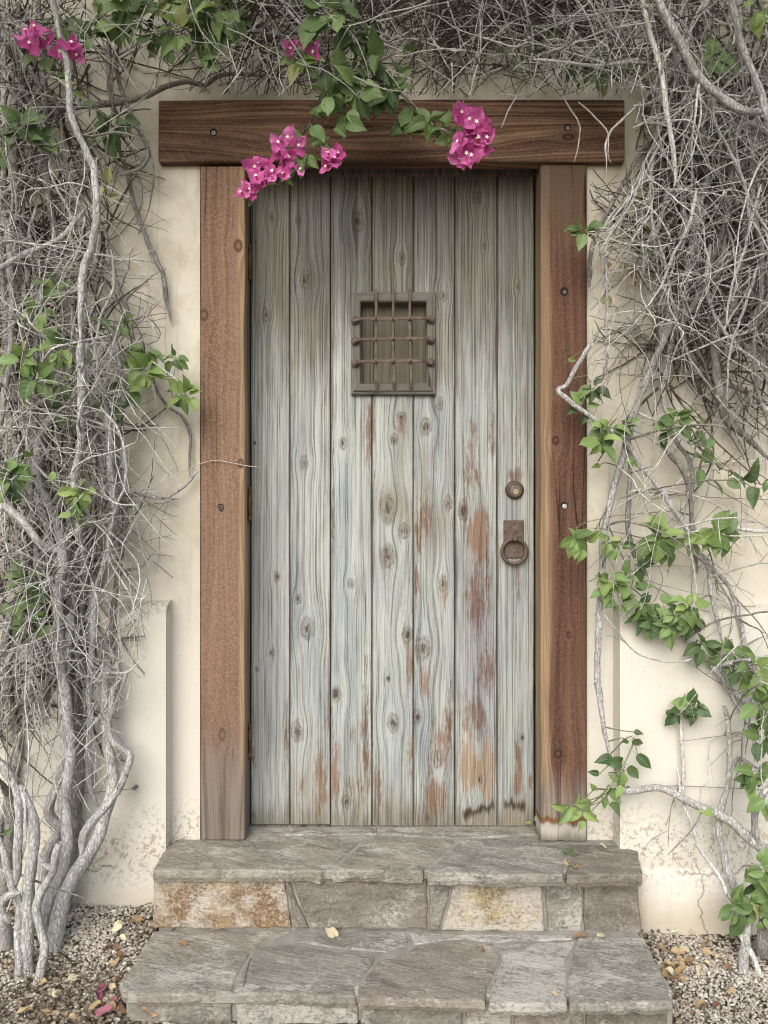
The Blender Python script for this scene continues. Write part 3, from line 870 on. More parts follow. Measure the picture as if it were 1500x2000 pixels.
rail((ox0, oz0 + g_), (ox0, oz1 - g_), (ix0, iz1 - g_), (ix0, iz0 + g_), M_GRILLE)
rail((ox1, oz1 - g_), (ox1, oz0 + g_), (ix1, iz0 + g_), (ix1, iz1 - g_), M_GRILLE)
rail((ox0 + g_, oz1), (ox1 - g_, oz1), (ix1 - g_, iz1), (ix0 + g_, iz1), M_GRILLEH)
rail((ox1 - g_, oz0), (ox0 + g_, oz0), (ix0 + g_, iz0), (ix1 - g_, iz0), M_GRILLEH)
bx = [703, 729, 770, 805, 834]
for k in range(4):
    a, b = pw(bx[k], 0, .02)[0] + .0008, pw(bx[k + 1], 0, .02)[0] - .0008
    bm = bmesh.new(); add_box(bm, a, b, 0.021 + 0.001 * (k % 2), 0.038, hz0 + 0.001, hz1 - 0.001, 0.0015, 1)
    from_bm('backing_board', bm, M_BACKB, grille)
GY = -0.036
def flat_bar(pts, w, t, name, bulge=()):
    """hand forged flat bar along pts (in x-z at its own y), widening at bulge positions"""
    bm = bmesh.new(); prev = None
    n = len(pts)
    for k, (p, wd) in enumerate(pts):
        q = pts[min(k + 1, n - 1)][0] - pts[max(k - 1, 0)][0]
        side = Vector((-q.z, 0, q.x)).normalized()
        f = Vector((0, -1, 0))
        ring = [p + side * wd * w + f * t * .5, p + side * wd * w * .8 + f * t, p - side * wd * w * .8 + f * t, p - side * wd * w + f * t * .5, p - side * wd * w * .9 - f * t * .2, p + side * wd * w * .9 - f * t * .2]
        ring = [bm.verts.new(v) for v in ring]
        if prev:
            for j in range(6):
                bm.faces.new((prev[j], prev[(j + 1) % 6], ring[(j + 1) % 6], ring[j]))
        else: bm.faces.new(ring)
        prev = ring
    bm.faces.new(prev[::-1])
    return from_bm(name, bm, M_IRON, grille)
VX, HZ = [733.5, 767, 800], [622, 662, 705.5]
for q, vx in enumerate(VX):
    pts = []
    for k in range(15):
        t = k / 14
        y = GY + (0.007 if t < .04 or t > .96 else 0) + 0.002 * math.sin(t * 9)
        p = P(vx + 2.0 * t + 0.8 * math.sin(t * 7 + q), 565 + t * 193, y)
        pts.append((p, 1.0 + .1 * math.sin(t * 17 + q)))
    flat_bar(pts, 0.0047, 0.004, 'upright_bar')
for q, hz in enumerate(HZ):
    pts = []
    for k in range(25):
        t = k / 24
        px = 690 + t * 154
        near = min(abs(px - v - 1) for v in VX)
        wd = 1.0 + 0.55 * math.exp(-(near / 5.5) ** 2)
        dip = 5 * max(0, 1 - t * 11) + 4 * max(0, 1 - (1 - t) * 11)
        y = GY - 0.006 + 0.011 * (max(0, 1 - t * 8) + max(0, 1 - (1 - t) * 8))
        pts.append((P(px, hz + dip + 0.8 * math.sin(t * 5 + q), y), wd))
    bar = flat_bar(pts, 0.0048, 0.0035, 'cross_bar')
    for vx in VX:
        c = P(vx + 1 + q * 0.5, hz + .5, GY - 0.009)
        bm = bmesh.new(); add_cyl(bm, c + Vector((0, .002, 0)), c + Vector((0, -.0045, 0)), .004, n=12, rings=[(0, .0045), (.45, .0043), (.8, .003), (1, .0012)])
        from_bm('rivet', bm, M_IRON, grille, True)
    for ex, ez in ((694, hz + 5), (841, hz + 3)):
        c = P(ex, ez, -0.0225)
        bm = bmesh.new()
        add_cyl(bm, c, c + Vector((0, -.0075, 0)), .013, n=22, rings=[(0, .0125), (.35, .0132), (.75, .0115), (.9, .008), (1, .0045)])
        add_cyl(bm, c + Vector((0, -.007, 0)), c + Vector((0, -.0105, 0)), .0035, n=10, rings=[(0, .004), (.6, .0037), (1, .0018)])
        from_bm('rosette', bm, M_IRON, grille, True)

# deadbolt
c = P(1004.5, 957, 0.0); c.y = 0
bm = bmesh.new()
add_cyl(bm, c + Vector((0, .001, 0)), c + Vector((0, -.017, 0)), .03, n=40, rings=[(0, .0296), (.35, .0296), (.55, .0285), (.85, .0235), (1.0, .0215), (1.0, .0185), (.9, .0175), (.9, .0172)])
lock = from_bm('deadbolt', bm, M_BRONZE, door, True)
bm = bmesh.new()
add_cyl(bm, c + Vector((0, -.014, -.0005)), c + Vector((0, -.0172, -.0005)), .0165, n=32, rings=[(0, .0166), (.8, .0164), (1, .0155)])
from_bm('lock_collar', bm, iron_mat('grey_bronze', (.1, .085, .07), (.16, .14, .12), (.21, .19, .165), .6), lock)
bm = bmesh.new()
add_cyl(bm, c + Vector((.002, -.0168, -.006)), c + Vector((.002, -.0188, -.006)), .0078, n=24, rings=[(0, .0082), (.7, .008), (1, .0072)])
from_bm('key_cylinder', bm, M_BRASS, lock)
bm = bmesh.new(); add_box(bm, c.x + .0012, c.x + .0028, -.0192, -.018, c.z - .0105, c.z - .002)
from_bm('keyhole', bm, M_DARK, lock)

# ring handle
x0, z1 = pw(983, 1016); x1, z0 = pw(1022.5, 1090)
bm = bmesh.new(); add_box(bm, x0, x1, -.0065, .0, z0, z1, .0028, 2)
plate = from_bm('handle_plate', bm, M_IRON, door)
for a, b in ((1003, 1023.5), (1003, 1081)):
    q = P(a, b, -.0065)
    bm = bmesh.new(); add_cyl(bm, q, q + Vector((0, -.0025, 0)), .0026, n=12, rings=[(0, .0028), (.7, .0024), (1, .0012)])
    from_bm('plate_screw', bm, M_BRONZE, plate, True)
bm = bmesh.new()
rc = P(1004.5, 1077, -.016)
add_torus(bm, (rc.x, rc.y, rc.z), .0385, .0058, 44, 10)
from_bm('ring', bm, M_BRONZE, plate, True)
q = P(1005, 1053, -.006)
bm = bmesh.new()
bmesh.ops.create_uvsphere(bm, u_segments=18, v_segments=12, radius=.0085, matrix=Matrix.Translation(q + Vector((0, -.0125, 0))))
add_cyl(bm, q, q + Vector((0, -.01, 0)), .006, .005, 12)
for sx in (-1, 1):
    add_cyl(bm, q + Vector((sx * .0085, -.011, -.0005)), q + Vector((sx * .0108, -.011, -.0012)), .0068, n=14, rings=[(0, .006), (.5, .0072), (1, .006)])
from_bm('ring_boss', bm, M_BRONZE, plate, True)

# hinges
for k, (pa_, pb_) in enumerate(((478, 547), (951, 1018), (1413, 1481))):
    a, b = P(487.5, pb_, -.020), P(487.5, pa_, -.020)
    bm = bmesh.new()
    add_cyl(bm, a, b, .0062, n=16, rings=[(0, .003), (.015, .0058), (.05, .0066), (.07, .0066), (.075, .0062), (.17, .0062), (.172, .0056), (.18, .0056), (.182, .0066), (.82, .0066), (.822, .0056), (.83, .0056), (.832, .0062), (.93, .0062), (.95, .0066), (.985, .0056), (1, .003)])
    h = from_bm('hinge', bm, M_HINGE, door, True)
    bm = bmesh.new(); add_box(bm, a.x - .0105, a.x - .004, -.0185, -.0095, a.z + .004, b.z - .004, .0008, 1)
    from_bm('hinge_leaf', bm, M_HINGE, h)
# strike plate and latch in the joint beside the handle
bm = bmesh.new(); add_box(bm, pw(1044.2, 0)[0], pw(1053, 0)[0], -.0185, -.0145, pw(0, 965)[1], pw(0, 948)[1], .0006, 1)
from_bm('strike_plate', bm, M_HINGE, frame)
bm = bmesh.new(); add_box(bm, pw(1044.6, 0)[0], pw(1049, 0)[0], -.0188, -.0145, pw(0, 1058)[1], pw(0, 1034)[1], .0006, 1)
from_bm('strike_plate', bm, M_DARK, frame)
# ------------------------------------------------------------------ the two bougainvilleas
M_BARK = bark_mat('pale_bark', (0.39, 0.38, 0.355), (0.57, 0.56, 0.53), (0.15, 0.138, 0.118), 0.55)
M_BARKD = bark_mat('dark_bark', (0.22, 0.205, 0.182), (0.36, 0.345, 0.315), (0.10, 0.088, 0.073), 0.4)  # darker bark tone, mostly on stems nearer the wall
M_TWIG = bark_mat('dry_twig', (0.57, 0.55, 0.51), (0.75, 0.735, 0.69), (0.33, 0.30, 0.255), 0.4)
M_TWIGD = bark_mat('dark_twig', (0.22, 0.20, 0.172), (0.37, 0.345, 0.308), (0.12, 0.105, 0.085), 0.25)
M_SHADED = bark_mat('shaded_inner_wood', (0.085, 0.07, 0.054), (0.17, 0.148, 0.122), (0.05, 0.04, 0.03), 0.15)  # inner wood coloured extra dark, to paint shade into the gaps
M_LB = leaf_mat('fresh_leaf', (0.175, 0.27, 0.075), (0.26, 0.36, 0.115), (0.34, 0.42, 0.19), 0.3)
M_LM = leaf_mat('green_leaf', (0.11, 0.18, 0.058), (0.17, 0.255, 0.088), (0.25, 0.32, 0.14), 0.22)
M_LD = leaf_mat('dark_leaf', (0.06, 0.108, 0.036), (0.105, 0.168, 0.06), (0.16, 0.22, 0.095), 0.18)
M_LY = leaf_mat('yellowing_leaf', (0.26, 0.29, 0.10), (0.36, 0.36, 0.17), (0.40, 0.40, 0.22), 0.3)
M_LP = leaf_mat('dry_leaf', (0.28, 0.16, 0.07), (0.42, 0.31, 0.17), (0.30, 0.2, 0.1), 0.2, 0.2, 0.8)
M_BR = leaf_mat('magenta_bract', (0.56, 0.075, 0.28), (0.70, 0.21, 0.48), (0.47, 0.05, 0.21), 0.38, 0.2, 0.6)
M_FL = plain_mat('cream_floret', (0.80, 0.74, 0.62), 0.6, 0, .08)
M_FT = plain_mat('pink_tube', (0.45, 0.08, 0.16), 0.6, 0, .15)

def catmull(pts, per=6):
    pts = [np.array(p, float) for p in pts]
    if len(pts) == 2: pts = [pts[0], (pts[0] + pts[1]) / 2, pts[1]]
    ext = [2 * pts[0] - pts[1]] + pts + [2 * pts[-1] - pts[-2]]
    out = []
    for i in range(1, len(ext) - 2):
        p0, p1, p2, p3 = ext[i - 1], ext[i], ext[i + 1], ext[i + 2]
        L = np.linalg.norm(p2 - p1)
        n = max(2, min(per * 3, int(L / 0.018)))
        for k in range(n):
            t = k / n
            out.append(0.5 * (2 * p1 + (p2 - p0) * t + (2 * p0 - 5 * p1 + 4 * p2 - p3) * t * t + (3 * p1 - p0 - 3 * p2 + p3) * t ** 3))
    out.append(pts[-1])
    return np.array(out)
def tube(pts, r, n=6, lump=0.0, seed=0.0):
    """verts and faces of one tapered, lumpy tube; r is a radius per point"""
    pts = np.asarray(pts, float)
    m = len(pts)
    T = np.gradient(pts, axis=0)
    T /= np.linalg.norm(T, axis=1)[:, None] + 1e-9
    N = np.zeros_like(pts)
    a = np.array([1.0, 0, 0]) if abs(T[0][0]) < .8 else np.array([0, 1.0, 0])
    v = a - T[0] * a.dot(T[0]); v /= np.linalg.norm(v)
    for i in range(m):
        v = v - T[i] * v.dot(T[i]); v /= np.linalg.norm(v) + 1e-9
        N[i] = v
    B = np.cross(T, N)
    ang = np.arange(n) * 2 * math.pi / n
    rr = np.asarray(r)[:, None] * np.ones(n)[None, :]
    if lump:
        k = np.arange(m)[:, None]
        rr = rr * (1 + lump * (np.sin(k * .9 + ang * 2 + seed) * .5 + np.sin(k * .37 + ang * 3 + seed * 2) * .5 + np.sin(k * 2.3 + seed * 3 + ang) * .4))
    vs = pts[:, None, :] + rr[:, :, None] * (np.cos(ang)[None, :, None] * N[:, None, :] + np.sin(ang)[None, :, None] * B[:, None, :])
    vs = vs.reshape(-1, 3)
    i = np.arange(m - 1)[:, None] * n
    j = np.arange(n)[None, :]
    j2 = (j + 1) % n
    f = np.stack([i + j, i + j2, i + n + j2, i + n + j], -1).reshape(-1, 4)
    return vs, f
class Bag:
    def __init__(s): s.v, s.f, s.n = [], [], 0
    def add(s, vs, f):
        s.v.append(vs); s.f.append(f + s.n); s.n += len(vs)
    def build(s, name, mat, parent, kind=None):
        if not s.v: return None
        vs, f = np.concatenate(s.v), np.concatenate(s.f)
        me = bpy.data.meshes.new(name)
        me.vertices.add(len(vs)); me.vertices.foreach_set('co', vs.astype(np.float32).ravel())
        me.loops.add(f.size); me.loops.foreach_set('vertex_index', f.astype(np.int32).ravel())
        me.polygons.add(len(f)); me.polygons.foreach_set('loop_start', np.arange(0, f.size, f.shape[1], dtype=np.int32))
        me.polygons.foreach_set('use_smooth', np.ones(len(f), bool))
        me.update(calc_edges=True)
        o = link(name, me, mat, parent)
        if kind: o['kind'] = kind
        return o

def wall_limit(p):
    """how far back a stem may lie: the face of whatever is behind it there"""
    x, z = p[0], p[2]
    if z < 0.74 and (x < -0.64 or x > 0.69): return -0.180
    if lx0 - .01 < x < lx1 + .01 and 2.03 < z < 2.25: return -0.134
    if -0.57 < x < 0.625 and z < 2.06: return -0.12
    return -0.103
def keep_out(pts, r):
    for i, p in enumerate(pts):
        lim = wall_limit(p) - (r[i] if hasattr(r, '__len__') else r) - 0.001
        if p[1] > lim: p[1] = lim
    return pts

class Plant:
    def __init__(s, name, loc, label):
        s.root = empty(name, loc)
        tag(s.root, label, 'bougainvillea')
        s.skel = []          # (point, direction, radius, level) places where a twig may start
        s.twigs = []
        s.leafn = s.twign = 0
    def stem(s, name, pxpts, ya, yb, ra, rb, mat, n=10, lump=0.10, sid=0, sprout=True):
        m = len(pxpts)
        pts = []
        for i, p in enumerate(pxpts):
            t = i / max(1, m - 1)
            y = ya + (yb - ya) * (t ** 0.8)
            if len(p) > 2: y = p[2]
            pts.append(P(p[0], p[1], y))
        q = catmull(pts)
        k = np.arange(len(q))
        s1 = sid * 1.7
        q[:, 0] += 0.0016 * np.sin(k * .7 + s1) + 0.001 * np.sin(k * 1.9 + s1 * 2)
        q[:, 1] += 0.004 * np.sin(k * .33 + s1)
        tt = np.linspace(0, 1, len(q))
        r = (ra + (rb - ra) * tt) * pk((ya + yb) / 2)
        if name == 'stem':
            r = r * np.minimum(1, .25 + (1 - tt) * 6) * np.minimum(1, .45 + tt * 9)
        q = keep_out(q, r)
        vs, f = tube(q, r, n, lump, s1)
        b = Bag(); b.add(vs, f)
        b.build(name, mat, s.root)
        if sprout:
            T = np.gradient(q, axis=0)
            for i in range(1, len(q)):
                s.skel.append((q[i], T[i] / (np.linalg.norm(T[i]) + 1e-9), r[i], 0))
        return q
    def nearest(s, p):
        best, bd = None, 9
        for q in s.skel:
            d = np.linalg.norm(q[0] - p) + max(0, p[2] - q[0][2]) * .3
            if d < bd: best, bd = q, d
        return best, bd

def proj(p):
    d = p[1] - CAM_Y
    return 750 + p[0] / (K * d), 1000 - (p[2] - CAM_Z) / (K * d)

def wander(p0, d0, L, steps, curl, grav, allowed, zig=0.25):
    """a thin shoot that wanders off; stops where allowed() says no"""
    pts = [np.array(p0, float)]
    d = np.array(d0, float); d /= np.linalg.norm(d)
    h = L / steps
    bend = nrg.normal(0, curl * .6, 3)
    for k in range(steps):
        d = d + bend * h * 6 + nrg.normal(0, zig, 3) * np.array([1, .5, 1]) * .38 + np.array([0, 0, grav]) * h * 6
        d /= np.linalg.norm(d)
        q = pts[-1] + d * h
        if q[1] < -0.42: d[1] = abs(d[1]); q[1] = -0.42
        lim = wall_limit(q) - .004
        if q[1] > lim:
            q[1] = lim; d[1] = -abs(d[1]) * .3
        x, y = proj(q)
        if not allowed(x, y): break
        pts.append(q)
    return np.array(pts)

def twig_shape(bag, p0, d0, L, r0, allowed, grav=-.3, sub=True, n=4, curl=0.5):
    steps = max(4, int(L / 0.022))
    q = wander(p0, d0, L, steps, curl, grav, allowed)
    if len(q) < 3: return None
    r = np.linspace(r0, max(0.0007, r0 * .4), len(q))
    vs, f = tube(q, r, n, .06, rng.random() * 9)
    bag.add(vs, f)
    T = np.gradient(q, axis=0)
    for i in range(1, len(q) - 1):
        t = T[i] / (np.linalg.norm(T[i]) + 1e-9)
        a = nrg.normal(0, 1, 3); a -= t * a.dot(t); a /= np.linalg.norm(a) + 1e-9
        if rng.random() < .27:                            # thorn
            l = rng.uniform(.006, .017)
            e = q[i] + a * l + t * l * .5
            vs, f = tube(np.array([q[i], (q[i] + e) / 2, e]), [r[i] * .6, r[i] * .45, .0002], 3)
            bag.add(vs, f)
        if sub and rng.random() < .13:                   # side shoot
            l = L * rng.uniform(.2, .55)
            twig_shape(bag, q[i], t * rng.uniform(.3, 1) + a, l, r[i] * .75, allowed, grav, False, 3, curl)
    return q

# ---- the plant with the thick bare trunks
BY = -0.40
left = Plant('bougainvillea', G(75, 1880, -0.21), 'bougainvillea with thick bare grey trunks, dry twigs and pink flowers reaching over the lintel')
BASES = {}
def lbase(px, py):                                         # depth at which that photo point meets the ground
    y = -0.4
    for _ in range(20):
        d = (CAM_Z - ground_z((px - 750) * K * (y - CAM_Y), y)) / ((py - 1000) * K)
        y = 0.5 * y + 0.5 * (d + CAM_Y)
    return y
def trunk(pl, pts, yb, ra, rb, mat, sid, **k):
    y0 = lbase(pts[0][0], pts[0][1] - 4)
    p = [(pts[0][0], pts[0][1] + 14)] + pts
    return pl.stem('trunk', p, y0, yb, ra, rb, mat, sid=sid, n=12, **k)
trunk(left, [(104, 1870), (122, 1762), (150, 1704), (177, 1660), (194, 1626), (204, 1592), (217, 1558), (223, 1524), (214, 1473), (207, 1422), (204, 1354), (212, 1290)], -.22, 17, 7, M_BARK, 1)
left.stem('stem', [(160, 1680), (166, 1626), (190, 1592), (231, 1544), (251, 1490), (250, 1470), (224, 1452), (212, 1422), (217, 1388), (221, 1347), (234, 1320), (214, 1270), (190, 1240), (184, 1195)], -.32, -.20, 8, 5, M_BARK, sid=2)
trunk(left, [(38, 1925), (35, 1830), (37, 1762), (25, 1738), (17, 1694), (3, 1646), (-20, 1600)], -.40, 9, 6, M_BARK, 3)
trunk(left, [(52, 1915), (54, 1830), (58, 1728), (63, 1660), (65, 1612), (54, 1571), (37, 1537), (17, 1510), (-10, 1478), (-40, 1440)], -.38, 13, 9, M_BARK, 4)
left.stem('stem', [(30, 1728), (34, 1690), (37, 1626), (37, 1571), (33, 1540), (10, 1500), (-20, 1478)], -.42, -.40, 9, 7, M_BARK, sid=5)
trunk(left, [(72, 1930), (86, 1864), (82, 1823), (71, 1779), (78, 1745), (102, 1704), (109, 1673), (118, 1645)], -.44, 9, 7, M_BARK, 6)
left.stem('stem', [(104, 1700), (96, 1694), (82, 1687), (74, 1668)], -.44, -.45, 7, 4.5, M_BARK, sid=7, sprout=False)
trunk(left, [(90, 1850), (90, 1796), (102, 1745), (126, 1694), (131, 1643), (126, 1592), (122, 1558), (136, 1510), (137, 1456), (133, 1388), (124, 1337), (117, 1293), (115, 1160), (123, 1093), (113, 1073), (87, 1070), (50, 1027), (0, 987), (-40, 960)], -.27, 12, 7.5, M_BARK, 8)
trunk(left, [(80, 1800), (85, 1721), (92, 1667), (112, 1633), (116, 1616), (99, 1599), (97, 1571), (112, 1537), (124, 1497), (128, 1440), (120, 1380), (128, 1300), (140, 1200)], -.26, 11, 8, M_BARK, 9)
trunk(left, [(120, 1790), (140, 1660), (150, 1575), (154, 1490), (147, 1388), (146, 1320), (150, 1230), (165, 1120), (160, 1000), (150, 900)], -.20, 14, 8, M_BARKD, 10)
trunk(left, [(70, 1700), (72, 1585), (73, 1490), (76, 1439), (65, 1398), (48, 1354), (37, 1320), (30, 1240), (45, 1130), (60, 1040), (58, 940), (62, 800), (60, 700)], -.22, 9, 6, M_BARKD, 11)
left.stem('stem', [(190, 1575), (182, 1558), (175, 1524), (173, 1456), (180, 1405), (173, 1354), (180, 1277), (187, 1177), (200, 1110), (217, 1043), (222, 977), (215, 893), (210, 827), (200, 760), (182, 727), (165, 690)], -.22, -.30, 6, 7, M_BARK, sid=12)
left.stem('stem', [(20, 1800), (7, 1786), (3, 1762), (17, 1748), (40, 1742)], -.45, -.46, 9, 7, M_BARK, sid=13, sprout=False)
trunk(left, [(14, 1840), (3, 1796), (-25, 1740)], -.4, 13, 10, M_BARK, 14)
trunk(left, [(60, 1640), (35, 1580), (10, 1540), (-20, 1520)], -.36, 7, 6, M_BARKD, 15)
# climbing on up the wall
left.stem('stem', [(157, 660), (160, 727), (157, 860), (147, 920), (150, 1010), (165, 1100)], -.44, -.30, 8, 7, M_BARK, sid=20)
left.stem('stem', [(98, -60), (103, 0), (113, 50), (130, 117), (133, 167), (143, 233), (173, 307), (185, 333), (187, 417), (180, 483), (163, 533), (158, 600), (157, 660)], -.46, -.44, 5.5, 8, M_BARK, sid=21, lump=.16)
left.stem('stem', [(147, 780), (125, 792), (110, 803), (80, 847), (70, 900), (77, 943), (93, 977), (110, 1023), (125, 1080), (118, 1130)], -.28, -.22, 7, 9, M_BARK, sid=22)
left.stem('stem', [(70, -40), (80, 60), (87, 167), (87, 300), (103, 433), (110, 517), (133, 600), (147, 660), (160, 760), (190, 850), (200, 930), (185, 1030), (160, 1120)], -.24, -.2, 6, 7.5, M_BARKD, sid=23)
left.stem('stem', [(-20, 90), (10, 130), (40, 170), (75, 230), (105, 275), (133, 333), (150, 390), (190, 470)], -.3, -.24, 5.5, 4.5, M_BARKD, sid=24)
for q, xs in enumerate(([(4, -40), (10, 250), (2, 480), (12, 640), (30, 800), (22, 960), (40, 1100)], [(40, -30), (28, 300), (46, 430), (36, 560), (52, 700), (70, 820), (60, 980), (85, 1140), (105, 1290)],
                        [(-15, 300), (22, 520), (18, 700), (-10, 900)], [(60, 460), (80, 560), (72, 700), (90, 800), (84, 950), (96, 1100), (90, 1260), (100, 1400)],
                        [(-30, 640), (12, 760), (30, 880), (62, 950), (95, 1040), (120, 1180), (110, 1330)], [(130, 640), (118, 760), (135, 850), (142, 950), (132, 1080), (150, 1230), (148, 1380)],
                        [(0, 1320), (40, 1240), (70, 1150), (90, 1060), (70, 940)], [(215, 640), (240, 760), (228, 900), (245, 1020), (225, 1160), (212, 1290)], [(50, 1420), (62, 1320), (80, 1240), (60, 1140)])):
    left.stem('stem', xs, -.18 - .03 * (q % 4), -.16 - .04 * (q % 3), 5.5 + q % 3, 5 + q % 2, M_BARKD if q % 2 else M_BARK, sid=30 + q)
left.stem('stem', [(237, 20), (233, 67), (227, 133), (247, 200), (267, 250), (290, 293), (277, 327), (245, 338), (217, 345), (190, 342)], -.16, -.2, 5, 3.5, M_BARKD, sid=41)
left.stem('stem', [(60, 245), (90, 227), (133, 210), (190, 206), (233, 200), (283, 187), (317, 170), (367, 160), (400, 168), (427, 150), (467, 145), (500, 147), (545, 156)], -.2, -.15, 8, 3, M_BARKD, sid=42)
left.stem('stem', [(225, 250), (232, 290), (247, 333), (267, 417), (290, 473), (317, 533), (325, 580), (333, 627)], -.15, -.12, 4, 5, M_BARKD, sid=43)
left.stem('stem', [(200, 433), (217, 500), (233, 567), (253, 617), (262, 690), (255, 760)], -.16, -.15, 3.5, 5, M_BARKD, sid=44)
left.stem('stem', [(213, 30), (213, 133), (220, 200), (240, 250)], -.15, -.15, 5, 5, M_BARKD, sid=45)
left.stem('stem', [(-20, 532), (10, 520), (50, 497), (117, 467), (145, 435), (167, 403)], -.36, -.30, 5.5, 5, M_BARK, sid=46)
left.stem('stem', [(305, 715), (300, 743), (323, 790), (353, 810), (370, 847), (370, 900), (373, 933)], -.13, -.12, 2.5, 3, M_BARKD, sid=47)
left.stem('stem', [(225, 970), (260, 963), (317, 973), (360, 950), (380, 925), (390, 920)], -.16, -.125, 4, 2.5, M_BARK, sid=48)
left.stem('stem', [(205, 1130), (245, 1115), (280, 1105), (296, 1082), (340, 1087)], -.17, -.125, 4, 2, M_BARK, sid=49)
left.stem('stem', [(-10, 1000), (10, 990), (45, 1018), (70, 1052), (84, 1068)], -.42, -.36, 8, 7, M_TWIG, sid=50)
left.stem('stem', [(300, 955), (350, 925), (385, 908), (420, 899), (450, 904), (490, 911), (512, 911)], -.13, -.12, .9, .5, M_TWIG, sid=51, sprout=False)
# along the head of the wall
for q, xs in enumerate(([(300, -30), (380, 20), (470, 60), (560, 70), (660, 120)], [(520, -40), (600, 60), (700, 70), (800, 110), (890, 165), (905, 200)], [(640, -50), (632, 20), (660, 90), (640, 170), (600, 250), (565, 300), (545, 340)],
                        [(650, 100), (720, 150), (790, 190), (840, 240), (890, 262)], [(330, -40), (345, 40), (390, 80), (400, 130)], [(250, -50), (240, 10), (190, 60), (110, 75)])):
    left.stem('stem', xs, -.3 + .02 * q, -.24, 3.2, 1.6, M_TWIG if q % 2 else M_BARKD, sid=60 + q)

# ---- the plant on the handle side
right = Plant('bougainvillea', G(1455, 1860, -0.25), 'bougainvillea sprawling over the wall beside the dark red post, bare arching stem low down')
trunk(right, [(1462, 1855), (1452, 1796), (1435, 1738), (1418, 1687), (1404, 1626), (1413, 1565), (1421, 1524), (1425, 1442), (1416, 1380)], -.24, 9, 4.5, M_BARK, 101)
trunk(right, [(1449, 1915), (1452, 1857), (1460, 1813), (1475, 1770)], -.3, 10, 8, M_BARK, 102)
trunk(right, [(1497, 1935), (1479, 1891), (1466, 1857), (1445, 1823), (1425, 1762), (1401, 1704), (1367, 1660), (1347, 1599), (1333, 1558), (1322, 1500)], -.22, 6, 2.2, M_TWIG, 103)
trunk(right, [(1490, 1860), (1500, 1760), (1520, 1680)], -.35, 13, 11, M_BARKD, 104)
right.stem('stem', [(1188, 1545), (1204, 1544), (1238, 1544), (1279, 1537), (1313, 1548), (1350, 1568), (1391, 1585), (1428, 1605), (1459, 1633), (1500, 1663), (1540, 1690)], -.2, -.3, 5.5, 11, M_BARK, sid=105)
right.stem('stem', [(1545, 1520), (1500, 1537), (1479, 1571), (1476, 1619), (1489, 1660)], -.36, -.3, 6, 6.5, M_BARK, sid=106)
right.stem('stem', [(1316, 1371), (1330, 1422), (1335, 1490), (1331, 1544), (1328, 1560)], -.21, -.2, 3.2, 4, M_TWIG, sid=107)
right.stem('stem', [(1367, 100), (1367, 167), (1370, 267), (1383, 333), (1367, 400), (1350, 483), (1340, 550), (1310, 633), (1287, 680), (1263, 743), (1240, 803), (1230, 847), (1213, 900), (1197, 960), (1183, 1020), (1177, 1093), (1173, 1160), (1168, 1227), (1168, 1310), (1168, 1340), (1177, 1405), (1190, 1473), (1204, 1510), (1215, 1535)], -.16, -.2, 8, 6, M_BARK, sid=108)
right.stem('stem', [(1280, -30), (1293, 20), (1323, 77), (1360, 140), (1390, 173), (1427, 203), (1467, 220), (1530, 212)], -.44, -.42, 8, 7.5, M_BARK, sid=109, lump=.16)
right.stem('stem', [(1418, -50), (1427, 0), (1447, 77), (1467, 133), (1487, 187), (1500, 233), (1520, 300)], -.48, -.48, 7, 6.5, M_BARK, sid=110, lump=.16)
right.stem('stem', [(1250, -20), (1260, 27), (1277, 83), (1290, 143), (1300, 207), (1310, 267), (1320, 333), (1320, 363)], -.42, -.38, 5.5, 4.5, M_TWIG, sid=111)
right.stem('stem', [(1190, 20), (1210, 87), (1247, 133), (1267, 167), (1283, 233), (1290, 300), (1293, 433), (1300, 560)], -.15, -.14, 5, 7, M_BARKD, sid=112)
right.stem('stem', [(1340, 520), (1313, 660), (1300, 727), (1297, 793), (1320, 860), (1347, 900), (1352, 980), (1340, 1060)], -.15, -.18, 5.5, 4, M_BARK, sid=113)
right.stem('stem', [(1175, 640), (1160, 660), (1130, 710), (1107, 753), (1092, 758), (1090, 766), (1103, 776), (1133, 800), (1173, 827), (1227, 867), (1253, 913), (1283, 947), (1310, 987), (1340, 1033), (1363, 1083), (1383, 1100), (1387, 1143), (1397, 1193), (1410, 1260)], -.22, -.2, 4.5, 6, M_BARK, sid=114)
right.stem('stem', [(1440, 120), (1467, 233), (1467, 333), (1460, 433), (1447, 500), (1430, 600), (1397, 660), (1397, 720), (1407, 777), (1417, 820), (1443, 840), (1477, 870), (1510, 905)], -.2, -.15, 7, 9, M_BARKD, sid=115)
right.stem('stem', [(1225, 620), (1270, 668), (1317, 690), (1360, 727), (1413, 747), (1467, 770), (1515, 800)], -.13, -.14, 5, 5, M_BARKD, sid=116)
right.stem('stem', [(1520, 690), (1500, 720), (1467, 767), (1433, 820), (1420, 840)], -.2, -.17, 5, 5, M_BARKD, sid=117)
right.stem('stem', [(1326, 1240), (1360, 1267), (1393, 1300), (1407, 1320), (1425, 1347), (1459, 1371), (1510, 1400)], -.2, -.2, 4, 8, M_BARK, sid=118)
right.stem('stem', [(1407, 1302), (1430, 1295), (1467, 1290), (1520, 1280)], -.22, -.3, 5, 5, M_BARK, sid=119)
right.stem('stem', [(1350, 1040), (1390, 1034), (1427, 1030), (1467, 1037), (1520, 1037)], -.24, -.3, 3, 4.5, M_TWIG, sid=120)
right.stem('stem', [(1040, 118), (1100, 122), (1167, 127), (1210, 122), (1260, 117), (1300, 128)], -.36, -.32, 3, 3.5, M_TWIG, sid=121)
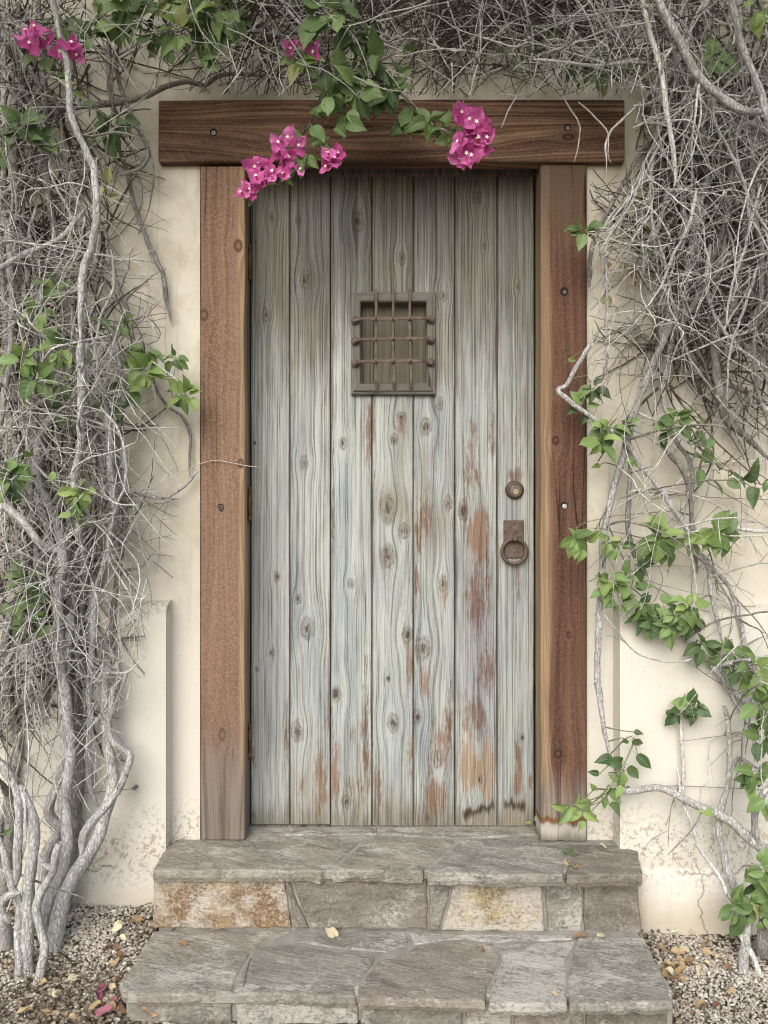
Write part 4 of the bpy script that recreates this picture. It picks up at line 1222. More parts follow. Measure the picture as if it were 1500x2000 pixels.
for q, xs in enumerate(([(1290, 30), (1330, 140), (1352, 260), (1330, 380), (1345, 470)], [(1385, -40), (1375, 120), (1400, 260), (1420, 400), (1405, 520), (1380, 640)], [(1480, 200), (1470, 380), (1490, 540), (1470, 700), (1500, 830)],
                        [(1250, 560), (1262, 500), (1290, 430), (1310, 340)], [(1150, 560), (1160, 470), (1200, 390), (1245, 310), (1290, 260)], [(1330, 640), (1380, 540), (1420, 420), (1440, 300)],
                        [(1480, 1500), (1440, 1480), (1425, 1490)], [(1300, 880), (1340, 930), (1350, 1010), (1362, 1120)], [(1240, 1090), (1225, 1010), (1232, 900), (1222, 820)], [(1372, 1090), (1430, 1160), (1450, 1270), (1480, 1360)],
                        [(1420, -30), (1450, 100), (1425, 230), (1440, 360)], [(1540, 60), (1480, 180), (1430, 300), (1440, 420)], [(1305, 20), (1345, 120), (1335, 230), (1360, 340)])):
    right.stem('stem', xs, -.17 - .035 * (q % 4), -.15 - .03 * (q % 3), 4 + q % 3, 3.5 + q % 2, M_BARKD if q % 3 else M_BARK, sid=130 + q)
for q, xs in enumerate(([(1200, -40), (1120, 30), (1060, 50), (960, 40)], [(1260, 40), (1180, 60), (1090, 95), (1010, 130), (975, 175)], [(1010, -40), (1040, 60), (1035, 140), (1060, 180)], [(1120, -50), (1080, 20), (1090, 90), (1060, 150)],
                        [(1100, 190), (1117, 220), (1132, 250), (1127, 290), (1122, 318)], [(1130, 200), (1165, 232), (1190, 262), (1188, 300), (1195, 320)], [(975, 182), (1015, 186), (1045, 180)], [(1012, 182), (1000, 205), (985, 235), (978, 252)],
                        [(1235, 210), (1260, 205), (1290, 195), (1330, 180)], [(1235, 250), (1270, 235), (1310, 222), (1350, 190)])):
    right.stem('stem', xs, -.34 + .02 * (q % 4), -.26, (2.6 if q < 4 or q > 7 else 1.7), 1.1, M_TWIG, sid=150 + q)

# long pale canes that hang down through the tangle
rng = random.Random(63)
for k in range(22):
    pl = right if k % 3 else left
    x = rng.uniform(1230, 1500) if k % 3 else rng.uniform(-10, 230)
    y = rng.uniform(-40, 520) if k % 3 else rng.uniform(0, 900)
    xs = [(x, y)]
    dx = rng.gauss(0, 16)
    for q in range(rng.randint(3, 6)):
        dx += rng.gauss(0, 22)
        x += dx; y += rng.uniform(55, 95)
        x = max(1185, min(1530, x)) if k % 3 else max(-20, min(290, x))
        xs.append((x, y))
    pl.stem('stem', xs, -.24 - .16 * rng.random(), -.2 - .12 * rng.random(), rng.uniform(2.6, 4.4), rng.uniform(1.6, 2.4), M_TWIG if k % 2 else M_BARK, sid=200 + k, n=7)

# ---- where shoots may go, in photo terms
def ok_left(x, y):
    if y > 1560: return -60 < x < 180
    lim = 330 if y < 700 else 350 if y < 1130 else 285
    if y < 185: lim = 640
    elif y < 330: lim = 300
    if y > 1330: lim = 255
    return x < lim
def ok_right(x, y):
    if y < 180: return x > 700
    if y < 320: return x > 1240
    if y < 700: return x > 1150
    if y < 1500: return x > 1146
    if y < 1680: return x > 1240
    return False
def ok_top(x, y): return y < 190

def grow(pl, allowed, nb, nt, dens, seed, big_mat, lmin=.06):
    """branches off the stems, then twigs off stems and branches"""
    global rng, nrg
    rng = random.Random(seed); nrg = np.random.default_rng(seed)
    sk = [s for s in pl.skel]
    w = np.array([max(0.0, dens(*proj(s[0]))) for s in sk]); w = w / w.sum()
    idx = nrg.choice(len(sk), nb, p=w)
    for i in idx:
        p, t, r, _ = sk[i]
        d = np.array([rng.gauss(0, .8), rng.gauss(-.45, .4), rng.gauss(-.05, .8)]) + t * rng.choice((-1, 1)) * .5
        b = Bag()
        L = rng.uniform(.15, .5)
        q = wander(p, d, L, max(6, int(L / .022)), .45, -.25, allowed, .2)
        if len(q) < 5: continue
        r0 = min(r * .7, rng.uniform(.0022, .0042))
        rr = np.linspace(r0, r0 * .45, len(q))
        vs, f = tube(q, rr, 6, .08, rng.random() * 9); b.add(vs, f)
        b.build('branch', big_mat[int(rng.random() < .45)], pl.root)
        T = np.gradient(q, axis=0)
        for k in range(1, len(q)):
            pl.skel.append((q[k], T[k] / (np.linalg.norm(T[k]) + 1e-9), rr[k], 1))
    sk = pl.skel
    w = np.array([max(0.0, dens(*proj(s[0]))) * (1.6 if s[3] else 1) for s in sk]); w = w / w.sum()
    idx = nrg.choice(len(sk), nt, p=w)
    rest = [Bag(), Bag()]
    items = []
    for i in idx:
        p, t, r, lv = sk[i]
        d = np.array([rng.gauss(0, .72), rng.gauss(-.5, .5), rng.gauss(-.35, .75)]) + t * rng.choice((-1, 1)) * .3
        b = Bag()
        L = lmin + rng.random() ** 1.5 * .40
        q = twig_shape(b, p, d, L, min(r * .7, rng.uniform(.0015, .0029)), allowed)
        if q is None: continue
        items.append((len(q), b, int(rng.random() < (.22 if p[1] < -.24 else .72))))  # nearer the wall more twigs take the dark tone, painted depth shade
    items.sort(key=lambda a: -a[0])
    for k, (_, b, dk) in enumerate(items):
        if k < 230:
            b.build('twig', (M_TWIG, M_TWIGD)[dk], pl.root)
        else:
            rest[dk].v += b.v; rest[dk].f += [f + rest[dk].n for f in b.f]; rest[dk].n += b.n
    for dk in (0, 1):
        rest[dk].build('fine_twigs', (M_TWIG, M_TWIGD)[dk], pl.root, 'stuff')

def dens_left(x, y):
    if y > 1560: return .12
    if y > 1430: return .45
    if y < 190: return 1.0
    if x > 270: return .6
    return 1.25
def dens_right(x, y):
    if y < 200: return 1.35
    if y < 720: return 1.05
    if y < 1000: return .9
    if y < 1400: return .85
    return .3
grow(left, ok_left, 200, 880, dens_left, 21, (M_TWIG, M_TWIGD))
grow(right, ok_right, 240, 640, dens_right, 22, (M_TWIG, M_TWIGD))
# the thatch of dead twigs under the added crown, along the head of the wall
rng = random.Random(5); nrg = np.random.default_rng(5)
thatch = [Bag(), Bag()]
for k in range(720):
    px = rng.uniform(470, 1290) if k % 4 else rng.uniform(-40, 480)
    py = rng.uniform(-160, 150) if k % 4 else rng.uniform(-150, 60)
    y = rng.uniform(-.13, -.45) if k % 3 else rng.uniform(-.12, -.2)
    d = (rng.gauss(0, 1), rng.gauss(0, .4), rng.gauss(-.3, .6))
    dk = int(y > -.26 or rng.random() < .35)  # deep twigs get the dark wood, shade put into their colour
    twig_shape(thatch[dk], np.array(P(px, py, y)), d, rng.uniform(.08, .36), rng.uniform(.0014, .0028), ok_top, -.15)
back = {left.root.name: Bag(), right.root.name: Bag()}  # layer of twigs along the wall, painted dark as shade behind the tangle
for k in range(900):
    if k % 3 == 0:
        pl, ok_ = right, ok_top
        px, py = rng.uniform(430, 1330), rng.uniform(-130, 120) - 40 * rng.random()
    elif k % 3 == 1:
        pl, ok_ = left, ok_left
        px, py = 230 * rng.random() ** 1.5 - 30, rng.uniform(20, 1400)
    else:
        pl, ok_ = right, ok_right
        px, py = 1510 - 230 * rng.random() ** 1.2, rng.uniform(20, 760) if k % 12 else rng.uniform(700, 1250)
    d = (rng.gauss(0, .45 if k % 3 else 1), 0, rng.gauss(0, 1 if k % 3 else .5))
    twig_shape(back[pl.root.name], np.array(P(px, py, rng.uniform(-.11, -.18))), d, rng.uniform(.12, .5), rng.uniform(.002, .0048), ok_, -.05)
for pl in (left, right):
    back[pl.root.name].build('shaded_inner_twigs', M_SHADED, pl.root, 'stuff')
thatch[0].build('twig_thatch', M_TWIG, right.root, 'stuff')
thatch[1].build('twig_thatch', M_SHADED, right.root, 'stuff')

# ---- leaves
def leaf_mesh(name, mat, w, fold, curl, wave, seed, point=1.6, heart=0.13):
    nu, nv = 6, 9
    vs, fs = [], []
    for j in range(nv + 1):
        t = j / nv
        prof = (math.sin(math.pi * min(1, t ** 0.72)) ** 0.85) * (1 - t ** 5 * .3)
        if t > .72: prof *= 1 - ((t - .72) / .28) ** 1.2 * .35
        half = w * .5 * max(prof, 0.0)
        for i in range(nu + 1):
            u = (i / nu) * 2 - 1
            x = u * half
            y = t - heart * abs(u) ** 1.5 * max(0, 1 - t * 3.2) * (1 if 0 < t else 1)
            if j == 0: x, y = u * w * .10, -heart * abs(u) * .25
            z = abs(x) * fold - curl * t * t - wave * math.sin(t * 8 + seed + (1 if u > 0 else -1)) * abs(u) ** 2 * .5 - .25 * (abs(x) ** 2)
            vs.append((x, y, z))
    n = nu + 1
    for j in range(nv):
        for i in range(nu):
            fs.append((j * n + i, j * n + i + 1, (j + 1) * n + i + 1, (j + 1) * n + i))
    k = len(vs)                                       # the leaf stalk
    vs += [(-.012, 0.0, 0), (.012, 0.0, 0), (.012, -.28, -.06), (-.012, -.28, -.06), (0, 0.0, -.02), (0, -.28, -.08)]
    fs += [(k, k + 1, k + 2, k + 3), (k + 1, k + 4, k + 5, k + 2), (k + 4, k, k + 3, k + 5)]
    me = bpy.data.meshes.new(name)
    me.from_pydata(vs, [], fs)
    me.polygons.foreach_set('use_smooth', [True] * len(fs))
    me.materials.append(mat)
    me.update()
    return me
LEAF = {}
for key, mt in (('b', M_LB), ('m', M_LM), ('d', M_LD), ('y', M_LY), ('p', M_LP)):
    LEAF[key] = [leaf_mesh('leaf', mt, .60 + .07 * (q % 3), (.32, .55, .2, .75, .45)[q], (.22, .4, .1, .3, .55)[q] * (2 if key == 'p' else 1), (.06, .10, .12, .05, .14)[q] * (2.2 if key == 'p' else 1), q * 2.1) for q in range(5)]
BRACT = [leaf_mesh('bract', M_BR, .72 + .05 * q, (.25, .45, .1)[q], (-.22, -.1, .12)[q], .26, q * 2.0, heart=.08) for q in range(3)]

def frame_mat(loc, along, normal, size):
    yv = Vector(along).normalized()
    zv = Vector(normal)
    zv = (zv - yv * zv.dot(yv)).normalized()
    xv = yv.cross(zv)
    m = Matrix((xv, yv, zv)).transposed().to_4x4()
    return Matrix.Translation(loc) @ m @ Matrix.Diagonal((size, size, size, 1))
conn = {}
more = {}
def cluster(pl, px, py, n, size, tone, y=-.3, face=0.75, droop=.45, spread=.35, link_it=True):
    c = P(px, py, y)
    if n > 2: n = int(round(n * 1.45))
    lim = wall_limit(c) - .03
    if c.y > lim: c = P(px, py, lim)
    s = size * pk(c.y)
    a0 = rng.random() * 6.28
    for i in range(n):
        a = a0 + i * 2.4 + rng.gauss(0, .3)
        ro = rng.random() ** .6
        tilt = rng.uniform(.1, .9)
        d = Vector((math.cos(a), -rng.uniform(.0, .75), math.sin(a) - droop * rng.uniform(.5, 1.4)))
        nrm = Vector((rng.gauss(0, .38), -face, .45 + rng.gauss(0, .32)))
        loc = c + Vector((math.cos(a) * s * spread * ro * (n > 1) * 1.0, rng.gauss(0, .25) * s * spread - .1 * s * i / max(1, n), math.sin(a) * s * spread * ro * (n > 1)))
        sz = s * rng.uniform(.5, 1.12)
        tip = loc + d.normalized() * sz
        lm = wall_limit(tip) - .006
        if tip.y > lm: d.y -= (tip.y - lm) / sz; 
        tn = tone
        if tone in 'bmd' and rng.random() < .02: tn = 'y'
        elif rng.random() < .22: tn = {'b': 'm', 'm': rng.choice('bd'), 'd': 'm', 'y': 'b', 'p': 'y'}[tone]
        me = rng.choice(LEAF[tn])
        if pl.leafn < 298:
            link('leaf', me, None, pl.root, frame_mat(loc, d, nrm, sz))
            pl.leafn += 1
        else:
            more.setdefault((pl.root.name, tn), []).append((me, frame_mat(loc, d, nrm, sz)))
    if link_it:
        pv = np.array(c)
        q, dist = pl.nearest(pv)
        if q is not None and dist > .012:
            b = conn.setdefault(pl.root.name, Bag())
            mid = (q[0] + pv) / 2 + nrg.normal(0, .012, 3) + np.array([0, -.015, .012 + dist * .05])
            pts = catmull([q[0], mid, pv])
            pts = keep_out(pts, .002)
            vs, f = tube(pts, np.linspace(min(.0024, q[2]), .0011, len(pts)), 5, .05)
            b.add(vs, f)
rng = random.Random(31); nrg = np.random.default_rng(31)
L_CL = [(250, 18, 7, 56, 'm', -.36), (205, 30, 4, 46, 'd', -.34), (300, 66, 4, 40, 'd', -.33), (350, 62, 6, 48, 'b', -.4), (410, 70, 7, 46, 'd', -.34), (432, 18, 6, 50, 'm', -.38), (395, 112, 4, 34, 'm', -.36), (380, 18, 5, 44, 'm', -.36),
        (130, 58, 3, 42, 'm', -.4), (80, 112, 3, 36, 'm', -.4), (112, 142, 3, 34, 'd', -.38), (178, 76, 3, 44, 'd', -.34), (240, 50, 3, 44, 'm', -.35), (330, 5, 5, 42, 'm', -.36), (460, 40, 4, 40, 'd', -.33), (320, 105, 3, 36, 'd', -.3),
        (640, 22, 5, 58, 'm', -.4), (612, 40, 2, 56, 'm', -.4), (658, 36, 2, 56, 'm', -.42), (690, 75, 5, 50, 'd', -.33), (738, 112, 2, 56, 'm', -.36), (725, 85, 4, 46, 'd', -.33), (590, 122, 5, 42, 'b', -.38), (665, 155, 6, 44, 'm', -.36),
        (640, 192, 4, 46, 'm', -.37), (695, 178, 4, 50, 'm', -.37), (680, 215, 4, 42, 'm', -.34), (640, 240, 2, 58, 'm', -.36), (612, 250, 1, 48, 'm', -.36), (660, 230, 2, 50, 'm', -.35), (760, 175, 6, 48, 'd', -.3), (715, 150, 4, 44, 'd', -.31), (790, 102, 1, 42, 'm', -.34), (740, 200, 3, 40, 'd', -.28),
        (800, 212, 3, 46, 'm', -.28), (838, 240, 4, 40, 'm', -.29), (835, 262, 2, 40, 'm', -.28), (872, 254, 3, 32, 'm', -.3), (885, 268, 2, 34, 'm', -.3), (600, 288, 3, 48, 'm', -.33), (588, 300, 2, 44, 'm', -.33), (552, 254, 1, 46, 'm', -.32),
        (520, 362, 1, 34, 'b', -.3), (546, 362, 2, 36, 'b', -.3), (500, 384, 1, 36, 'm', -.3), (566, 344, 2, 34, 'm', -.3), (508, 345, 2, 24, 'b', -.3), (575, 325, 2, 32, 'd', -.28), (800, 240, 2, 40, 'd', -.26), (780, 150, 3, 44, 'd', -.27),
        (40, 248, 6, 44, 'd', -.32), (82, 268, 4, 40, 'd', -.3), (15, 290, 3, 42, 'm', -.3), (215, 255, 7, 44, 'd', -.22), (235, 235, 3, 38, 'd', -.22), (135, 165, 2, 30, 'y', -.4), (165, 192, 2, 30, 'b', -.36), (205, 365, 2, 36, 'p', -.3), (130, 130, 2, 30, 'b', -.38), (210, 388, 1, 30, 'y', -.3),
        (105, 562, 5, 32, 'm', -.34), (68, 612, 4, 34, 'b', -.36), (112, 628, 2, 36, 'm', -.36), (240, 640, 4, 34, 'm', -.22), (245, 690, 4, 30, 'm', -.22), (118, 682, 7, 40, 'b', -.38), (45, 702, 6, 44, 'b', -.4), (70, 735, 5, 46, 'm', -.38), (112, 748, 4, 42, 'm', -.36),
        (285, 728, 8, 40, 'b', -.24), (285, 690, 4, 34, 'm', -.22), (258, 760, 3, 36, 'm', -.22), (342, 700, 4, 32, 'm', -.2), (362, 772, 6, 36, 'b', -.2), (340, 785, 2, 30, 'm', -.19), (215, 790, 4, 34, 'm', -.26), (184, 786, 1, 32, 'm', -.3), (112, 772, 3, 34, 'd', -.3), (140, 828, 2, 34, 'm', -.3),
        (25, 930, 5, 46, 'm', -.38), (42, 903, 3, 42, 'm', -.38), (155, 965, 6, 40, 'b', -.36), (147, 1000, 3, 32, 'b', -.34), (106, 922, 1, 26, 'b', -.36), (262, 988, 1, 24, 'm', -.2), (50, 1130, 4, 38, 'd', -.28), (30, 1168, 3, 40, 'd', -.3), (62, 1160, 3, 36, 'd', -.26), (90, 1212, 4, 34, 'm', -.28), (52, 1200, 3, 36, 'd', -.26), (250, 1131, 1, 20, 'm', -.2), (240, 845, 1, 26, 'm', -.24), (7, 1630, 1, 22, 'd', -.42), (195, 620, 2, 30, 'd', -.24), (178, 690, 2, 26, 'm', -.3), (60, 280, 2, 38, 'm', -.32)]
L_CL.sort(key=lambda q: -q[3])
for a in L_CL: cluster(left, *a)
R_CL = [(1112, 152, 2, 42, 'd', -.24), (1170, 150, 6, 42, 'd', -.24), (1135, 138, 3, 40, 'd', -.24), (1195, 140, 3, 38, 'd', -.24), (1392, 118, 4, 44, 'm', -.32), (1412, 95, 3, 40, 'm', -.3), (1274, 150, 1, 28, 'm', -.2), (1482, 15, 3, 44, 'b', -.4), (1080, 78, 2, 42, 'd', -.26), (1012, 100, 3, 38, 'd', -.24), (1395, 275, 2, 38, 'd', -.2), (1470, 40, 2, 36, 'm', -.38), (1070, 62, 2, 38, 'd', -.26),
        (1138, 456, 6, 34, 'm', -.24), (1262, 480, 3, 36, 'd', -.2), (1246, 488, 2, 28, 'd', -.2), (1155, 760, 5, 32, 'd', -.2), (1140, 790, 3, 32, 'd', -.2), (1188, 838, 6, 40, 'm', -.26), (1172, 862, 4, 38, 'b', -.27), (1226, 830, 4, 26, 'd', -.24), (1318, 825, 8, 40, 'm', -.26), (1300, 835, 3, 40, 'd', -.24), (1362, 810, 1, 36, 'd', -.24),
        (1346, 833, 1, 34, 'd', -.23), (1365, 843, 1, 36, 'd', -.23), (1344, 865, 1, 36, 'd', -.23), (1378, 873, 1, 36, 'd', -.23), (1356, 892, 1, 36, 'd', -.23), (1385, 902, 1, 40, 'm', -.23), (1368, 918, 1, 38, 'm', -.23), (1404, 920, 1, 34, 'd', -.23), (1392, 938, 1, 34, 'd', -.23), (1422, 938, 1, 44, 'm', -.23), (1432, 925, 1, 34, 'd', -.23), (1456, 938, 1, 40, 'd', -.24), (1474, 952, 1, 40, 'd', -.24), (1492, 940, 1, 40, 'm', -.24),
        (1246, 908, 1, 34, 'm', -.2), (1230, 906, 1, 16, 'm', -.2), (1122, 1052, 5, 34, 'b', -.26), (1138, 1060, 3, 30, 'm', -.25), (1188, 1056, 4, 26, 'm', -.24), (1205, 1070, 4, 26, 'm', -.24), (1284, 1048, 8, 42, 'b', -.28), (1294, 1062, 4, 40, 'm', -.26), (1392, 1040, 6, 40, 'b', -.28), (1410, 1050, 4, 42, 'm', -.28), (1366, 1045, 2, 36, 'b', -.27), (1342, 1060, 3, 30, 'm', -.25),
        (1240, 1105, 3, 32, 'd', -.23), (1222, 1128, 4, 32, 'm', -.23), (1188, 1132, 4, 30, 'b', -.24), (1184, 1156, 3, 30, 'm', -.23), (1232, 1150, 3, 34, 'm', -.23), (1210, 1176, 4, 34, 'm', -.23), (1252, 1178, 4, 36, 'd', -.23), (1278, 1175, 3, 36, 'm', -.23), (1274, 1208, 5, 36, 'd', -.22), (1276, 1228, 3, 34, 'd', -.22), (1344, 1182, 5, 34, 'b', -.26), (1320, 1198, 4, 34, 'm', -.25), (1312, 1222, 5, 38, 'm', -.24), (1350, 1205, 3, 36, 'm', -.25), (1345, 1222, 3, 34, 'd', -.22),
        (1372, 1260, 4, 34, 'd', -.22), (1400, 1272, 3, 34, 'd', -.22), (1428, 1270, 3, 36, 'd', -.22), (1440, 1300, 3, 36, 'd', -.22), (1478, 1308, 5, 42, 'b', -.34), (1470, 1340, 3, 40, 'm', -.34), (1482, 1376, 5, 42, 'm', -.34), (1492, 1400, 3, 40, 'd', -.32), (1486, 1440, 4, 42, 'd', -.32), (1350, 1378, 4, 34, 'd', -.22), (1328, 1392, 4, 32, 'd', -.22), (1362, 1390, 2, 32, 'd', -.22), (1302, 1390, 1, 34, 'd', -.22),
        (1240, 1430, 1, 28, 'd', -.22), (1228, 1448, 2, 32, 'd', -.22), (1246, 1476, 1, 40, 'd', -.23), (1196, 1484, 1, 44, 'd', -.23), (1222, 1492, 2, 34, 'd', -.22), (1170, 1512, 1, 38, 'd', -.23), (1192, 1516, 1, 32, 'd', -.22), (1212, 1508, 1, 36, 'm', -.23), (1216, 1536, 1, 42, 'm', -.24), (1160, 1540, 1, 30, 'd', -.23), (1194, 1546, 1, 36, 'm', -.24), (1176, 1556, 1, 40, 'm', -.24), (1190, 1572, 1, 36, 'm', -.24), (1152, 1574, 1, 36, 'b', -.25), (1132, 1580, 2, 34, 'b', -.26), (1116, 1574, 3, 32, 'b', -.27), (1142, 1598, 2, 30, 'm', -.26), (1120, 1584, 1, 28, 'b', -.27),
        (1395, 1592, 2, 26, 'b', -.27), (1474, 1512, 4, 36, 'm', -.32), (1462, 1530, 3, 32, 'm', -.32), (1492, 1560, 3, 36, 'm', -.34), (1490, 1700, 6, 42, 'm', -.34), (1476, 1722, 4, 40, 'd', -.32), (1436, 1772, 7, 38, 'm', -.36), (1464, 1760, 5, 40, 'm', -.36), (1484, 1790, 5, 40, 'm', -.36), (1450, 1795, 3, 36, 'd', -.32), (1495, 1750, 4, 40, 'm', -.36), (1345, 930, 1, 24, 'p', -.2), (1170, 910, 1, 22, 'y', -.17), (1200, 515, 2, 24, 'p', -.16), (1358, 578, 1, 30, 'p', -.17), (1240, 520, 1, 26, 'p', -.17), (1180, 580, 1, 26, 'y', -.18), (1450, 565, 1, 24, 'p', -.18), (1110, 705, 1, 18, 'y', -.2)]
R_CL.sort(key=lambda q: -q[3])
for a in R_CL: cluster(right, *a)
for pl in (left, right):
    b = conn.get(pl.root.name)
    for (rn, tn), lst in more.items():
        if rn != pl.root.name: continue
        vv, ff, nn_ = [], [], 0
        for me, M in lst:
            A = np.array(M)
            v = np.array([q.co[:] for q in me.vertices])
            vv.append(v @ A[:3, :3].T + A[:3, 3])
            ff += [tuple(i + nn_ for i in p.vertices) for p in me.polygons]
            nn_ += len(v)
        o = mesh('small_leaves', np.concatenate(vv), ff, LEAF[tn][0].materials[0], pl.root, True)
        o['kind'] = 'stuff'
    if b: b.build('leaf_stems', plain_mat('green_brown_stem', (0.15, 0.16, 0.08), .7), pl.root, 'stuff')

# the flowering chain of leaves by the rotted post: its own green shoot
right.stem('stem', [(1240, 1440), (1225, 1480), (1205, 1515), (1188, 1545), (1160, 1565), (1130, 1580)], -.21, -.25, 1.7, 1.1, plain_mat('green_shoot', (0.20, 0.25, 0.09), .6), sid=170, sprout=False)

# ---- flowers: three bracts round a cream floret
FLO = None
def floret_mesh():
    bm = bmesh.new()
    add_cyl(bm, (0, 0, -.0), (0, 0, .42), .03, n=7, rings=[(0, .035), (.7, .05), (1, .045)])
    nb = len(bm.faces)
    c = bm.verts.new((0, 0, .43)); ring = []
    for k in range(10):
        r_ = .15 if k % 2 == 0 else .07
        ring.append(bm.verts.new((math.cos(k * .628) * r_, math.sin(k * .628) * r_, .45)))
    for k in range(10): bm.faces.new((c, ring[k], ring[(k + 1) % 10]))
    bmesh.ops.recalc_face_normals(bm, faces=bm.faces[:])
    me = bpy.data.meshes.new('floret')
    for i, f in enumerate(bm.faces): f.material_index = 0 if i >= nb else 1
    bm.to_mesh(me); bm.free()
    me.materials.append(M_FL); me.materials.append(M_FT)
    return me
FLO = floret_mesh()
def flower(px, py, y, size, pl=left, face=(0, -1, .1)):
    c = P(px, py, y)
    s = size * pk(y)
    f = (Vector(face) + Vector((rng.gauss(0, .42), 0, rng.gauss(-.1, .42)))).normalized()
    up = Vector((rng.gauss(0, 1), rng.gauss(0, .2), rng.gauss(0, 1)))
    M0 = frame_mat(c, up - f * up.dot(f), f, s)
    fl = link('flower', FLO, None, pl.root, M0)
    openn = rng.uniform(.2, .75)
    for k in range(3):
        a = k * 2.094 + rng.gauss(0, .15)
        d = (Vector((math.cos(a), math.sin(a), 0)) + Vector((0, 0, openn))).normalized()
        nn = Vector((-math.cos(a) * openn, -math.sin(a) * openn, 1))
        R = M0.to_3x3().normalized()
        sz = s * rng.uniform(.8, 1.08)
        link('bract', rng.choice(BRACT), None, fl, frame_mat(c, R @ d, R @ nn, sz))
rng = random.Random(77)
F = [(52, 72, 28), (70, 62, 28), (60, 88, 26), (100, 82, 27), (118, 100, 27), (142, 92, 28), (152, 108, 24), (566, 96, 22), (592, 92, 20), (618, 104, 24),
     (542, 282, 27), (562, 272, 27), (580, 283, 26), (548, 304, 25), (566, 308, 25), (556, 322, 24), (494, 326, 26), (505, 322, 22), (536, 340, 28), (524, 356, 24), (556, 346, 25), (502, 352, 27), (512, 360, 24), (478, 384, 26), (494, 378, 24), (486, 372, 22),
     (638, 308, 27), (652, 318, 28), (644, 328, 26), (660, 306, 24), (590, 332, 20),
     (890, 224, 25), (902, 218, 24), (912, 236, 27), (928, 246, 30), (944, 248, 28), (935, 268, 30), (948, 278, 27), (916, 262, 26), (930, 286, 28), (942, 296, 25), (908, 300, 27), (922, 306, 26), (900, 282, 24), (898, 312, 24), (952, 262, 22)]
for (a, b, sz) in F:
    flower(a + rng.uniform(-2, 2), b, (-.42 if a < 200 else -.38 if b < 130 else -.33) - rng.random() * .03, sz * (1.2 if a > 860 else 1.08))
rng = random.Random(78)
for q, xs in enumerate(([(600, 280), (585, 300), (560, 330), (530, 352), (500, 372)], [(600, 300), (625, 312), (645, 318)], [(885, 262), (905, 262), (925, 268)])):
    left.stem('flower_stalk', xs, -.3, -.31, 1.1, .8, M_LM, sid=180 + q, n=5, sprout=False)

# ---- leaf crown added out of view above the door, to shade the head of the wall
rng = random.Random(91); nrg = np.random.default_rng(91)
cb = Bag()
lv = np.array([v.co[:] for v in LEAF['d'][0].vertices])[:70]
lf = np.array([p.vertices[:] for p in LEAF['d'][0].polygons])[:54]
tw = Bag()
for k in range(1500):
    y = rng.uniform(-.80, -.12)
    ztop = CAM_Z + .6656 * (y - CAM_Y)
    z = ztop + .10 + abs(rng.gauss(0, .2))
    x = rng.uniform(-1.9, 1.9)
    if k % 9 == 0:
        d = nrg.normal(0, 1, 3)
        pts = np.array([[x, y, z + .02], [x + d[0] * .08, y + d[1] * .05, z + .05 + abs(d[2]) * .04], [x + d[0] * .2, y + d[1] * .1, z + .08 + abs(d[2]) * .12]])
        vs, f = tube(catmull(pts, 3), np.linspace(.003, .0012, len(catmull(pts, 3))), 4); tw.add(vs, f)
        continue
    M = frame_mat(Vector((x, y, z)), (rng.gauss(0, 1), rng.gauss(-.3, 1), rng.gauss(-.3, .7)), (rng.gauss(0, .5), rng.gauss(-.5, .4), 1), rng.uniform(.05, .085))
    A = np.array(M)
    cb.add(lv @ A[:3, :3].T + A[:3, 3], lf)
cb.build('shade_crown_leaves', M_LD, left.root, 'stuff')
tw.build('shade_crown_twigs', M_TWIGD, left.root, 'stuff')
# ------------------------------------------------------------------ gravel and litter (tinted piece by piece)
def tinted(name, vs, fs, cols, mat, kind='stuff'):
    me = bpy.data.meshes.new(name)
    me.vertices.add(len(vs)); me.vertices.foreach_set('co', vs.astype(np.float32).ravel())
    me.loops.add(fs.size); me.loops.foreach_set('vertex_index', fs.astype(np.int32).ravel())
    me.polygons.add(len(fs)); me.polygons.foreach_set('loop_start', np.arange(0, fs.size, fs.shape[1], dtype=np.int32))
    me.update(calc_edges=True)
    at = me.attributes.new('tint', 'FLOAT_COLOR', 'POINT')
    c4 = np.ones((len(vs), 4), np.float32); c4[:, :3] = cols
    at.data.foreach_set('color', c4.ravel())
    return tag(link(name, me, mat), kind=kind)
bm = bmesh.new(); bmesh.ops.create_icosphere(bm, subdivisions=1, radius=1)
ico_v = np.array([v.co[:] for v in bm.verts]); ico_f = np.array([[v.index for v in f.verts] for f in bm.faces]); bm.free()
def in_steps(x, y): return XL - .0 < x < XR + .0 and y > RY2 - .015
def litter_amount(x, y):
    """more dead leaf close to the steps and out in front"""
    dl = max(0.0, 1 - abs(x - XL) / .13) if x < 0 else max(0.0, 1 - abs(x - XR) / .12)
    dl *= .95
    fr = max(0.0, min(1.0, (-.34 - y) / .16)) * (1 if x < 0 else .3)
    if x < -.98: fr *= .25
    return min(1, max(dl, fr) + .04)
r_ = np.random.default_rng(3)
V_, F_, C_ = [], [], []
PAL = np.array([(.56, .525, .455), (.62, .585, .515), (.51, .465, .39), (.45, .40, .32), (.37, .32, .255), (.35, .32, .285), (.58, .54, .47), (.43, .385, .315)])
n = 0
